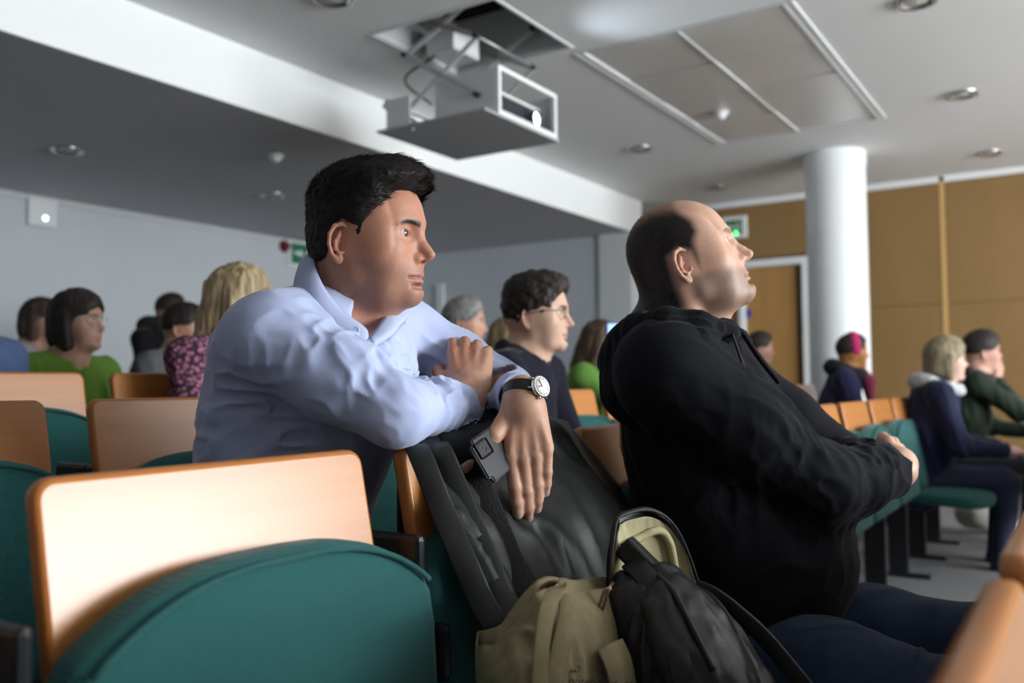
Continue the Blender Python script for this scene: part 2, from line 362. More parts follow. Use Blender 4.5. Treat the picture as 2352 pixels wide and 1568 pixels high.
# projector inside the frame
pr = empty('projector', (cx+.04, Y0+.06, PZ+.02), 0, 'dark video projector with glowing lens inside the white lift frame', 'projector')
box('body', (-.19, .02, .012), (.235, .36, .135), mat('projector dark', (.03, .032, .045), .35), pr, .012, 3)
box('top_panel', (-.19, .015, .135), (.235, .34, .15), m_white, pr, .006)
for sx in (-.15, .19): box('foot', (sx-.012, .06, -.008), (sx+.012, .09, .012), m_blackpl, pr)
box('lens_recess', (.10, .008, .025), (.205, .02, .125), mat('lens grey', (.06, .06, .075), .4), pr, .004)
def ring_y(prof, c, n=28):
    V, Fc = lathe_data(prof, n); return np.array([(c[0]+v[0], c[1]-v[2], c[2]+v[1]) for v in V]), Fc
V, Fc = ring_y([(.046, 0), (.046, .03), (.038, .032), (.037, .01), (.0001, .008)], (.15, .01, .074)); pydata('lens_barrel', V, Fc, mat('lens barrel', (.05, .05, .06), .3), pr, True)
V, Fc = ring_y([(.037, .018), (.02, .026), (.0001, .028)], (.15, .01, .074)); pydata('lens_glass', V, Fc, mat('lit lens', (.8, .85, 1), .2, emit=(.85, .9, 1.), estr=9.), pr, True)
# added spot just before the lens, aimed up to make the ceiling glow
sp = bpy.data.lights.new('ceiling_glow_spot', 'SPOT'); so = bpy.data.objects.new('ceiling_glow_spot', sp); COL.objects.link(so)
so.location = (cx+.19, Y0+.06-.16, PZ+.094); sp.energy = 7; sp.color = (.75, .88, 1.); sp.spot_size = math.radians(80); sp.spot_blend = 1.; sp.shadow_soft_size = .03
so.rotation_euler = (math.radians(-128), 0, 0)
# ================================================================== auditorium chairs
m_wood = mat('beech veneer', '#b5763c', .30, var=.10, vscale=(2.5, 60, 60), coat=.6, croug=.34, detail=5)
m_edge = mat('beech edge', '#b06c2e', .35, var=.10, vscale=(3, 50, 50), coat=.25)
def fabric_mat(name, col):
    m = mat(name, col, .9, var=.12, vscale=(500, 500, 500), sheen=.15, spec=.2)
    nt = m.node_tree; b = nt.nodes['Principled BSDF']; tc = nt.nodes.new('ShaderNodeTexCoord')
    w1 = nt.nodes.new('ShaderNodeTexWave'); w1.inputs['Scale'].default_value = 95; w1.inputs['Distortion'].default_value = .6; w1.bands_direction = 'X'
    w2 = nt.nodes.new('ShaderNodeTexWave'); w2.inputs['Scale'].default_value = 95; w2.inputs['Distortion'].default_value = .6; w2.bands_direction = 'Z'
    nt.links.new(tc.outputs['Object'], w1.inputs[0]); nt.links.new(tc.outputs['Object'], w2.inputs[0])
    mm = nt.nodes.new('ShaderNodeMath'); mm.operation = 'MULTIPLY'; nt.links.new(w1.outputs[1], mm.inputs[0]); nt.links.new(w2.outputs[1], mm.inputs[1])
    bp = nt.nodes.new('ShaderNodeBump'); bp.inputs['Strength'].default_value = .5; bp.inputs['Distance'].default_value = .0015
    nt.links.new(mm.outputs[0], bp.inputs['Height']); nt.links.new(bp.outputs[0], b.inputs['Normal']); return m
m_green_f = fabric_mat('green upholstery', (.022, .105, .100))
CW, CT = .454, .028
LEAN = math.tan(math.radians(11.5))
def make_board():
    """reclined board: rounded-rect outline with soft edges"""
    pts = []; r = .022; w = CW/2; z0, z1 = .44, .87
    def arc(cx, cz, a0, a1): return [(cx+r*math.cos(a), cz+r*math.sin(a)) for a in np.linspace(a0, a1, 6)]
    pts = arc(w-r, z1-r, 0, math.pi/2)+arc(-w+r, z1-r, math.pi/2, math.pi)+arc(-w+r, z0+r, math.pi, 1.5*math.pi)+arc(w-r, z0+r, 1.5*math.pi, 2*math.pi)
    P = np.array(pts); n = len(P); V = []; Fc = []
    T = np.roll(P, -1, 0)-np.roll(P, 1, 0); N = np.stack([T[:, 1], -T[:, 0]], 1); N /= np.linalg.norm(N, axis=1)[:, None]
    e = .006; rings = [(e, 0.0), (e*.3, e*.3), (0., e), (0., CT-.012), (.0035, CT-.0035), (.012, CT)]   # (inset, y from front)
    for ins, y in rings:
        Q = P-N*ins
        for q in Q: V.append((q[0], y-(.87-q[1])*LEAN, q[1]))
    for i in range(len(rings)-1):
        for j in range(n): Fc.append((i*n+j, (i+1)*n+j, (i+1)*n+(j+1) % n, i*n+(j+1) % n))
    Fc.append(tuple(range(n))); Fc.append(tuple((len(rings)-1)*n+j for j in range(n))[::-1])
    me = bpy.data.meshes.new('backrest'); me.from_pydata(V, [], Fc); me.update()
    me.materials.append(m_wood); me.materials.append(m_edge)
    for f in me.polygons: f.material_index = 0 if len(f.vertices) > 4 else 1
    me.polygons.foreach_set('use_smooth', [len(f.vertices) == 4 for f in me.polygons])
    return me
def cushion(outline, th, rnd, dome, rings=5):
    """pillow-like slab: outline in (x, z), thickness along y (front at y=0, toward -y is the dome)"""
    P = np.array(outline); n = len(P); c = P.mean(0)
    T = np.roll(P, -1, 0)-np.roll(P, 1, 0); N = np.stack([T[:, 1], -T[:, 0]], 1); N /= np.linalg.norm(N, axis=1)[:, None]
    if ((P-c)*N).sum() < 0: N = -N
    V = []; Fc = []; R = []
    for k in range(rings): R.append((1., -rnd*math.cos(math.pi/2*k/(rings-1))**1, ) )
    sec = []
    for s in (.25, .5, .75, .9): sec.append((s, 0, -dome*(1-s*s)))                 # front interior (scaled)
    for a in np.linspace(0, math.pi/2, 5): sec.append((1., rnd*(1-math.sin(a)), rnd*(1-math.cos(a))))   # front edge
    for a in np.linspace(0, math.pi/2, 5): sec.append((1., rnd*(1-math.cos(a)), th-rnd+rnd*math.sin(a)))
    for s in (.9, .6, .3): sec.append((s, 0, th))
    for s, ins, y in sec:
        Q = c+(P-c)*s if s < 1 else P-N*ins
        if s < 1: Q = c+((P-N*rnd)-c)*s
        for q in Q: V.append((q[0], y, q[1]))
    k = len(sec)
    for i in range(k-1):
        for j in range(n): Fc.append((i*n+j, (i+1)*n+j, (i+1)*n+(j+1) % n, i*n+(j+1) % n))
    V.append((c[0], -dome, c[1])); V.append((c[0], th, c[1])); a, b = len(V)-2, len(V)-1
    for j in range(n): Fc.append((a, j, (j+1) % n)); Fc.append((b, (k-1)*n+(j+1) % n, (k-1)*n+j))
    return np.array(V), Fc
def pad_outline(w, z0, zc, ze, r=.07):
    """flat bottom, arched top"""
    top = [(x, zc-(zc-ze)*abs(x/(w*.92))**2.8) for x in np.linspace(w*.92, -w*.92, 33)]
    left = [(-w*.975, ze-.025), (-w, ze-.07), (-w, z0+.06), (-w*.97, z0+.02), (-w*.9, z0)]
    right = [(w*.9, z0), (w*.97, z0+.02), (w, z0+.06), (w, ze-.07), (w*.975, ze-.025)]
    return top+left+right
me_board = make_board()
def mesh_of(V, Fc, name, m, smooth=True):
    me = bpy.data.meshes.new(name); me.from_pydata([tuple(map(float, v)) for v in V], [], Fc); me.update(); me.materials.append(m)
    me.polygons.foreach_set('use_smooth', [smooth]*len(me.polygons)); return me
SEATW = .258
o_ = pad_outline(SEATW, .40, .778, .712)
V, Fc = cushion(o_, .065, .022, .012); V[:, 1] += -.118
V[:, 1] += -(V[:, 2]-.40)*(-.06)-.01
me_seat_up = mesh_of(V, Fc, 'seat', m_green_f)
ring = np.array([(q[0]*.985, -.118-.004, q[1]-.008) for q in o_]); ring[:, 1] += (ring[:, 2]-.40)*.06-.01
Vp, Fp = tube_data(ring[:33], .0035, 6); me_pipe_up = mesh_of(Vp, Fp, 'piping', m_green_f)
# folded down seat: same cushion laid flat
Vd = V.copy(); ang = math.radians(-86); hz_, hy_ = .44, -.07
yy = V[:, 1]-hy_; zz = V[:, 2]-hz_
Vd[:, 1] = hy_-(zz)*.98-.02; Vd[:, 2] = hz_+(-yy)*-1*-.9+.0
Vd[:, 2] = hz_-.035+(V[:, 1]+.118)*-.9
me_seat_down = mesh_of(Vd, [f[::-1] for f in Fc], 'seat', m_green_f)
o2 = pad_outline(SEATW*.86, .42, .758, .70)
V, Fc = cushion(o2, .03, .013, .008); V[:, 1] += -.034-(.87-V[:, 2])*LEAN
me_backpad = mesh_of(V, Fc, 'back_pad', m_green_f)
def bmesh_box_mesh(name, boxes, m, bev=.004):
    bm = bmesh.new()
    for lo, hi in boxes: bm_box(bm, lo, hi, bev, 2)
    me = bpy.data.meshes.new(name); bm.to_mesh(me); bm.free(); me.materials.append(m); return me
m_blk = mat('black steel', (.012, .013, .016), .35)
me_brk = bmesh_box_mesh('side_bracket', [((.261, -.075, .40), (.278, .03, .752)), ((.240, -.05, .60), (.261, -.02, .66))], m_blk, .008)
me_std = bmesh_box_mesh('stand', [((.25, -.06, .02), (.278, .03, .42)), ((.235, -.16, 0), (.278, .09, .02))], m_blk, .004)
me_bar = bmesh_box_mesh('seat_bar', [((-.25, -.045, .40), (.25, -.015, .435))], m_blk, .004)
me_arm = bmesh_box_mesh('hinge_block', [((-.256, -.10, .55), (-.236, -.055, .63))], m_blk, .01)
CHAIRS = []
def chair(x, r, label, down=False, group=None, full_pad=False):
    """x = left edge of the board, r = row (0 = the row right before the camera)"""
    e = empty('auditorium_chair', (x+CW/2, .85+RP*r-(.020 if r < 0 else 0), RK*r), 0, label, 'chair', group or 'beech and green auditorium chairs')
    link('backrest', me_board, None, e)
    if full_pad: link('back_pad', me_seat_up, None, e).location = (0, .034, 0)
    else: link('back_pad', me_backpad, None, e)
    s = link('seat', me_seat_down if down else me_seat_up, None, e)
    if not down: link('piping', me_pipe_up, None, s)
    b = link('side_bracket', me_brk, None, e); link('stand', me_std, None, e); link('seat_bar', me_bar, None, e); link('hinge_block', me_arm, None, e)
    CHAIRS.append(e); return e
XA = .463; PITCH = .54
lab = {-1: 'auditorium chair at the left picture edge, only its black bracket seen', 0: 'large auditorium chair in left foreground, pale backrest and folded green seat', 1: 'auditorium chair under the draped dark coat', 2: 'auditorium chair the bald man in black hoodie sits on', 3: 'folded auditorium chair hidden beside the bald man', 4: 'folded auditorium chair beyond the bald man in his row', 5: 'empty auditorium chair just right of the bald man\'s elbow', 6: 'middle of three empty chairs before the woman in navy coat', 7: 'empty auditorium chair nearest the woman in navy coat', 8: 'auditorium chair the blonde woman in navy coat sits on', 9: 'auditorium chair the man in dark green jacket sits on'}
for k in range(-1, 10): chair(XA+PITCH*k, 0, lab[k], down=k in (1, 2, 8, 9), full_pad=k == 1)
chair(.89, -1, 'chair whose wooden top edge rises at the right picture edge, beyond the joint')
chair(.89-PITCH, -1, 'nearest chair, its wooden top edge filling the lower right corner')
for k in range(1, 9): chair(.89+PITCH*k, -1, 'front row auditorium chair beyond the right picture edge', group='front row chairs beyond the right picture edge')
XB = .995
lab2 = {-1: 'second row chair at the left picture edge, brown wooden back in shade', 0: 'second row chair with pale wooden back directly left of the man in blue shirt', 1: 'second row chair seen through the gap below the man in blue shirt', 2: 'second row chair the young man in navy sweater sits on', 3: 'second row chair just right of the young man in navy sweater', 4: 'second row chair edge peeking out behind the bald man\'s hood', 7: 'second row chair two seats left of the woman with magenta headband', 8: 'second row chair next to the woman with magenta headband', 9: 'second row chair the woman with magenta headband sits on'}
for k, l in lab2.items(): chair(XB+PITCH*k, 1, l, down=k in (0, 2, 9))
XC = 1.537
lab3 = {-2: 'third row chair of the person in blue denim', -1: 'third row chair with pale wooden back before the person in green jacket', 0: 'third row chair with brown wooden back beside the floral top', 3: 'third row chair of the grey haired man', 4: 'third row chair of the woman with dark blond hair', 5: 'third row chair of the woman in green top'}
for k, l in lab3.items(): chair(XC+PITCH*k, 2, l, down=k in (-2, 0, 3, 4, 5))
# ================================================================== sculpting engine: signed distance fields + sparse surface nets
def smin(a, b, k):
    if k <= 0: return np.minimum(a, b)
    h = np.maximum(k-np.abs(a-b), 0)/k
    return np.minimum(a, b)-h*h*k*.25
def smax(a, b, k): return -smin(-a, -b, k)
def rotm(yaw=0., pitch=0., roll=0.):
    """columns = local axes (x forward, y left, z up) in world; yaw about z, pitch>0 lifts the nose, roll>0 tips the head to its right"""
    cy, sy, cp, sp_, cr, sr = math.cos(yaw), math.sin(yaw), math.cos(pitch), math.sin(pitch), math.cos(roll), math.sin(roll)
    Rz = np.array([[cy, -sy, 0], [sy, cy, 0], [0, 0, 1]]); Ry = np.array([[cp, 0, -sp_], [0, 1, 0], [sp_, 0, cp]]); Rx = np.array([[1, 0, 0], [0, cr, -sr], [0, sr, cr]])
    return Rz@Ry@Rx
def vnoise(P, seed=0):
    """smooth value noise in 0..1 on (N,3) points"""
    Pi = np.floor(P).astype(np.int64); f = P-Pi; f = f*f*(3-2*f); out = 0
    def hsh(i, j, k):
        n = (i*374761393+j*668265263+k*2147483647+seed*1274126177) & 0xffffffff
        n = ((n ^ (n >> 13))*1274126177) & 0xffffffff; n = n ^ (n >> 16); return (n & 0xffff)/65535.
    for dx in (0, 1):
        for dy in (0, 1):
            for dz in (0, 1):
                w = (f[:, 0] if dx else 1-f[:, 0])*(f[:, 1] if dy else 1-f[:, 1])*(f[:, 2] if dz else 1-f[:, 2])
                out = out+w*hsh(Pi[:, 0]+dx, Pi[:, 1]+dy, Pi[:, 2]+dz)
    return out
class SDF:
    def __init__(s): s.ops = []; s.R = np.eye(3); s.o = np.zeros(3); s.s = 1.; s.post = []
    def frame(s, R=None, o=None, sc=1.):
        s.R = np.eye(3) if R is None else np.array(R, float); s.o = np.zeros(3) if o is None else np.array(o, float); s.s = sc; return s
    def W(s, p): return s.R@(np.array(p, float)*s.s)+s.o
    def add(s, fn, c, rad, k, op): s.ops.append((fn, np.array(c, float), rad, k*s.s, op))
    def cap(s, a, b, ra, rb=None, k=.01, op='u', n=None, q=1.):
        rb = ra if rb is None else rb; A = s.W(a); B = s.W(b); ra *= s.s; rb *= s.s; ab = B-A; L2 = ab@ab+1e-12
        N = None if n is None else (lambda v: v/np.linalg.norm(v))(s.R@np.array(n, float))
        def fn(P):
            v = P-A; t = np.clip(v@ab/L2, 0, 1); w = v-t[:, None]*ab
            if N is not None:
                c = w@N; w = w+np.outer(c*(1/q-1), N); return (np.sqrt((w*w).sum(1))-(ra+(rb-ra)*t))*min(1., q)
            return np.sqrt((w*w).sum(1))-(ra+(rb-ra)*t)
        s.add(fn, (A+B)/2, math.sqrt(L2)/2+max(ra, rb)*max(1, q), k, op); return s
    def chain(s, pts, rads, k=.01, op='u', n=None, q=1.):
        for i in range(len(pts)-1): s.cap(pts[i], pts[i+1], rads[i], rads[i+1], k, op, n, q)
        return s
    def ell(s, c, r, k=.01, op='u', rot=None):
        C = s.W(c); r = np.array(r if not np.isscalar(r) else (r, r, r), float)*s.s; Rm = s.R if rot is None else s.R@np.array(rot, float)
        def fn(P):
            q = (P-C)@Rm; k0 = np.sqrt(((q/r)**2).sum(1)); k1 = np.sqrt(((q/(r*r))**2).sum(1))+1e-9
            return k0*(k0-1)/k1
        s.add(fn, C, r.max(), k, op); return s
    def half(s, p, n, k=.005, op='i'):
        """cut away everything on the side n points to"""
        Pp = s.W(p); N = s.R@np.array(n, float); N /= np.linalg.norm(N)
        s.add(lambda P: (P-Pp)@N, Pp, 1e9, k, op); return s
    def ev(s, P, cull=None):
        d = np.full(len(P), 1e3)
        for i, (fn, c, rad, k, op) in enumerate(s.ops):
            if cull is not None and not cull[i]: continue
            if op == 'u': d = smin(d, fn(P), k)
            elif op == 's': d = smax(d, -fn(P), k)
            elif op == 'i': d = smax(d, fn(P), k)
        for g in s.post: d = g(P, d)
        return d
    def mesh(s, h, B=16, pad=.012, margin=2.0):
        us = [o for o in s.ops if o[4] == 'u']
        lo = np.min([o[1]-o[2] for o in us], 0)-pad; hi = np.max([o[1]+o[2] for o in us], 0)+pad
        nb = np.ceil((hi-lo)/(h*B)).astype(int); half = h*B*math.sqrt(3)/2
        I = np.stack(np.meshgrid(*[np.arange(n) for n in nb], indexing='ij'), -1).reshape(-1, 3)
        C = lo+(I+.5)*h*B
        d0 = np.full(len(C), 1e3)
        for st in range(0, len(C), 200000): d0[st:st+200000] = s.ev(C[st:st+200000])
        act = np.abs(d0) < half*margin; I = I[act]; C = C[act]
        near = np.array([fn(C) < half*1.7+k+.008 for fn, c, rad, k, op in s.ops]).T if len(C) else None
        g = np.arange(B+1); G = np.stack(np.meshgrid(g, g, g, indexing='ij'), -1).reshape(-1, 3)
        D = np.empty((len(I), B+1, B+1, B+1), np.float32)
        for b in range(len(I)):
            cull = near[b]
            D[b] = s.ev(lo+(I[b]*B+G)*h, cull).reshape(B+1, B+1, B+1) if cull.any() else 1
        # make samples shared by neighbouring blocks identical, so that no cell is lost
        bm_ = ((G == 0) | (G == B)).any(1); dims = nb*B+1
        gp = I[:, None, :]*B+G[bm_][None]; gk = ((gp[..., 0]*dims[1]+gp[..., 1])*dims[2]+gp[..., 2]).ravel()
        Df = D.reshape(len(I), -1); bv = Df[:, bm_].ravel(); _, fi, inv = np.unique(gk, return_index=True, return_inverse=True)
        Df[:, bm_] = bv[fi][inv.ravel()].reshape(len(I), -1); D = Df.reshape(D.shape)
        keep = (D.min((1, 2, 3)) < 0) & (D.max((1, 2, 3)) > 0); D = D[keep]; I = I[keep]
        S = D < 0; tot = nb*B+2
        cnt = sum(S[:, dx:B+dx, dy:B+dy, dz:B+dz].astype(np.int8) for dx in (0, 1) for dy in (0, 1) for dz in (0, 1))
        bi, i, j, k = np.nonzero((cnt > 0) & (cnt < 8))
        corner = {(dx, dy, dz): D[bi, i+dx, j+dy, k+dz] for dx in (0, 1) for dy in (0, 1) for dz in (0, 1)}
        acc = np.zeros((len(bi), 3)); num = np.zeros(len(bi))
        for a in corner:
            for ax in range(3):
                if a[ax] == 0:
                    b_ = list(a); b_[ax] = 1; b_ = tuple(b_); da, db = corner[a], corner[b_]
                    m = (da < 0) != (db < 0); t = np.where(m, da/(da-db+1e-20), 0)
                    q = np.tile(np.array(a, float), (len(bi), 1)); q[:, ax] = t; acc[m] += q[m]; num += m
        cell = I[bi]*B+np.stack([i, j, k], 1)
        V = lo+(cell+acc/num[:, None])*h
        key = lambda c: ((c[:, 0]+1)*tot[1]+c[:, 1]+1)*tot[2]+c[:, 2]+1
        tot = tot+2
        K = key(cell); order = np.argsort(K); K = K[order]; V = V[order]
        quads = []
        for ax in range(3):
            o1, o2 = [(1, 2), (2, 0), (0, 1)][ax]
            sl0 = [slice(0, B)]*3; sl1 = list(sl0); sl1[ax] = slice(1, B+1)
            A = S[(slice(None), *sl0)]; Bm = S[(slice(None), *sl1)]
            b, i, j, k = np.nonzero(A != Bm); flip = A[b, i, j, k]
            pt = I[b]*B+np.stack([i, j, k], 1)
            e1 = np.zeros(3, int); e1[o1] = 1; e2 = np.zeros(3, int); e2[o2] = 1
            qs = np.stack([key(pt-e1-e2), key(pt-e2), key(pt), key(pt-e1)], 1)
            qs[~flip] = qs[~flip][:, ::-1]; quads.append(qs)
        Q = np.concatenate(quads); pos = np.searchsorted(K, Q); pos = np.clip(pos, 0, len(K)-1)
        Q = pos[(K[pos] == Q).all(1)]
        return V, Q
def np_mesh(name, V, Q, m=None, parent=None, col=None, smooth=True):
    me = bpy.data.meshes.new(name); nq = len(Q); w = Q.shape[1]
    me.vertices.add(len(V)); me.vertices.foreach_set('co', np.ascontiguousarray(V, np.float32).ravel())
    me.loops.add(nq*w); me.loops.foreach_set('vertex_index', np.ascontiguousarray(Q, np.int32).ravel())
    me.polygons.add(nq); me.polygons.foreach_set('loop_start', np.arange(0, nq*w, w, dtype=np.int32))
    try: me.polygons.foreach_set('loop_total', np.full(nq, w, np.int32))
    except Exception: pass
    me.update(calc_edges=True); me.validate()
    if col is not None:
        a = me.color_attributes.new('Col', 'FLOAT_COLOR', 'POINT'); c4 = np.ones((len(V), 4), np.float32); c4[:, :3] = col; a.data.foreach_set('color', c4.ravel())
    return link(name, me, m, parent, smooth)
def smoothstep(a, b, x): t = np.clip((x-a)/(b-a), 0, 1); return t*t*(3-2*t)
def mixc(c0, c1, w): return c0*(1-w[:, None])+np.array(c1)*w[:, None]
# ================================================================== head, hair, hand builders
class HP: pass
def head_params(**kw):
    p = HP()
    d = dict(full=0., jaw=1., nose=1., nosew=1., chin=0., brow=1., lips=1., female=0., cran=(0, 0, 0), eye_open=1., look=0., nose_up=0., ears=True, fore=0., hi=False)
    d.update(kw); p.__dict__.update(d); return p
EYE = (.0795, .0325, .022)
ZK = .80
def zm_(z): return z if z > .022 else .022+(z-.022)*ZK
def zinv(z): return np.where(z > .022, z, .022+(z-.022)/ZK)
class FaceProxy:
    """squeezes the lower face so that mouth and chin sit at their real height"""
    def __init__(s, S): s.S = S
    def m(s, c): return (c[0], c[1], zm_(c[2]))
    def ell(s, c, r, k=.01, op='u', rot=None):
        if rot is None and not np.isscalar(r) and c[2] < .015: r = (r[0], r[1], r[2]*.85)
        s.S.ell(s.m(c), r, k, op, rot)
    def cap(s, a, b, *q, **w): s.S.cap(s.m(a), s.m(b), *q, **w)
    def chain(s, pts, *q, **w): s.S.chain([s.m(p) for p in pts], *q, **w)
def head_field(S_, R, o, sc, p):
    S_.frame(R, o, sc); S = FaceProxy(S_)
    f = p.full
    S.ell((-.003+p.cran[0], 0, .046+p.cran[2]), (.089, .0760, .086), .01)              # braincase
    S.ell((.034, 0, .054), (.066+p.fore, .064, .066), .035)                              # forehead
    S.ell((.026, 0, -.022), (.062, .059+.004*f, .074), .045)                             # mid face
    S.ell((-.026, 0, .010), (.060, .060, .060), .03)                                    # nape
    jw = .043*p.jaw+.006*f
    for s in (1, -1):
        S.chain([(-.004, s*.056, -.012), (.006, s*jw, -.060), (.048, s*.030*p.jaw, -.094), (.076, s*.010, -.105)], [.013, .014+.004*f, .014+.003*f, .013], .028)   # jaw line
        S.ell((.058, s*.045, -.012), (.022, .017, .018), .034)                           # cheekbone
        S.ell((.052, s*.036, -.048), (.026, .022+.004*f, .030), .030)                    # cheek
        S.ell((.026, s*.058, .030), (.032, .010, .034), .035)                             # temple fill
    if f > .1: S.ell((.030, 0, -.088-.010*f), (.040, .036, .020), .03)                         # soft under chin
    S.ell((.068, 0, -.060), (.031, .029, .036), .026)                                    # muzzle
    S.ell((.0805+p.chin, 0, -.100), (.0145, .019, .0145), .018)                             # chin
    for s in (1, -1):
        S.cap((.0920, s*.010, .0375), (.077, s*.044, .0385), .0085*p.brow+.001, .008, .020)   # brow ridge
        S.ell((.1035, s*.034, .0215), (.0205, .0195, .0130), .013, 's')                      # eye socket
    # nose
    S.ell((.082, 0, -.010), (.020, .0135, .030), .014); S.ell((.088, 0, -.030), (.016, .015, .011), .010)
    nl = .012*(p.nose-1)
    S.chain([(.091, 0, .036), (.098+nl*.3, 0, .016), (.107+nl*.8, 0, -.008), (.1165+nl, 0, -.024+p.nose_up)], [.0062, .0066*p.nosew, .0075*p.nosew, .0086*p.nosew], .010)
    S.ell((.104+nl*.6, 0, -.031+p.nose_up*.5), (.010, .0085, .006), .008)
    for s in (1, -1):
        S.ell((.0965+nl*.3, s*.0125*p.nosew, -.030), (.0105, .0068, .0082), .006)        # wings
        S.ell((.104+nl*.6, s*.0062*p.nosew, -.0385+p.nose_up*.4), (.0062, .0030, .0042), .003, 's')   # nostril
    # mouth
    L = p.lips
    S.chain([(.081, -.0235, -.0675), (.0925, -.011, -.0635), (.0965, 0, -.0640), (.0925, .011, -.0635), (.081, .0235, -.0675)], [.0028, .0050*L, .0050*L, .0050*L, .0028], .006)
    S.chain([(.080, -.0225, -.0695), (.0905, -.010, -.0745), (.0935, 0, -.0755), (.0905, .010, -.0745), (.080, .0225, -.0695)], [.0028, .0056*L, .0062*L, .0056*L, .0028], .006)
    S.chain([(.088, -.027, -.0690), (.0985, -.011, -.0688), (.1030, 0, -.0695), (.0985, .011, -.0688), (.088, .027, -.0690)], [.0018, .0020, .0020, .0020, .0018], .004, 's')
    S.ell((.094, 0, -.0865), (.008, .020, .0045), .008, 's')                             # labiomental fold
    S.cap((.1045, 0, -.046), (.1035, 0, -.056), .0022, .003, .005, 's')                  # philtrum
    for s in (1, -1):
        S.ell((.0788, s*.0325, .0215), (.0142, .0154, .0130), .008)                      # lids around the eyeball
        eo = p.eye_open
        S.ell((.0930, s*.0335, .0215), (.0140, .0160, .0056*eo), .0006, 's', rot=rotm(s*.28))  # lid slit
    if p.ears and not p.hi:
        for s in (1, -1): ear_field(S_, R, o, sc, s, p)
    S_.frame(R, o, sc)
def ear_field(S, R, o, sc, s, p):
    # ear plane: u forward, v up, w outward; flares away from the skull toward the back
    c = np.array([-.004, s*((.0715 if not p.female else .069)+(.0075 if p.hi else 0)), .004])
    fl = .42; tilt = -.20
    u = np.array([math.cos(fl), s*-math.sin(fl), 0]); w_ = np.array([math.sin(fl), s*math.cos(fl), 0]); v = np.array([0, 0, 1.])
    u2 = u*math.cos(tilt)+v*math.sin(tilt); v2 = -u*math.sin(tilt)+v*math.cos(tilt)
    E = lambda a, b, d=0.: c+u2*a+v2*b+w_*d
    S.frame(R, o, sc)
    M = np.stack([u2, v2, w_], 1)
    S.ell(E(-.004, .002, -.0035), (.0165, .0285, .0040), .004, rot=M)                     # ear plate
    S.ell(E(.002, .000, -.009), (.012, .021, .012), .006, rot=M)                          # root
    S.chain([E(.004, -.001, .001), E(.0115, .006, .002), E(.0120, .018, .003), E(.006, .0285, .0045), E(-.005, .0325, .006), E(-.0155, .0270, .007), E(-.0210, .0130, .0075), E(-.0195, -.003, .007), E(-.0140, -.016, .0055), E(-.006, -.025, .0035)], [.0020, .0026, .0031, .0034, .0036, .0036, .0034, .0032, .0032, .0038], .002)   # helix
    S.chain([E(.002, .0215, .000), E(-.007, .0130, .0020), E(-.0108, .002, .0035), E(-.0085, -.009, .0042), E(-.001, -.0150, .0042), E(.005, -.0125, .004)], [.0016, .0026, .0030, .0030, .0030, .0022], .0025)   # antihelix
    S.chain([E(-.005, .0230, .001), E(-.0085, .012, .0025)], [.0016, .0024], .0025)
    S.ell(E(-.001, -.0245, .002), (.0078, .0085, .0042), .004, rot=M)                     # lobe
    S.ell(E(.0095, -.005, .0025), (.0038, .0058, .0034), .003, rot=M)                     # tragus
    S.ell(E(.0015, -.003, .001), (.0062, .0085, .0060), .002, 's', rot=M)                 # concha
def fine_ears(R, o, sc, p, h=.0013):
    out = []
    for s in (1, -1):
        E_ = SDF(); ear_field(E_, R, o, sc, s, p); out.append(E_.mesh(h, B=12))
    return out
def join_vq(parts):
    V = []; Q = []; n = 0
    for v, q in parts: V.append(v); Q.append(q+n); n += len(v)
    return np.concatenate(V), np.concatenate(Q)
def to_local(V, R, o, sc): return ((V-o)@R)/sc
SKIN = np.array(hexc('#c08a6e'))
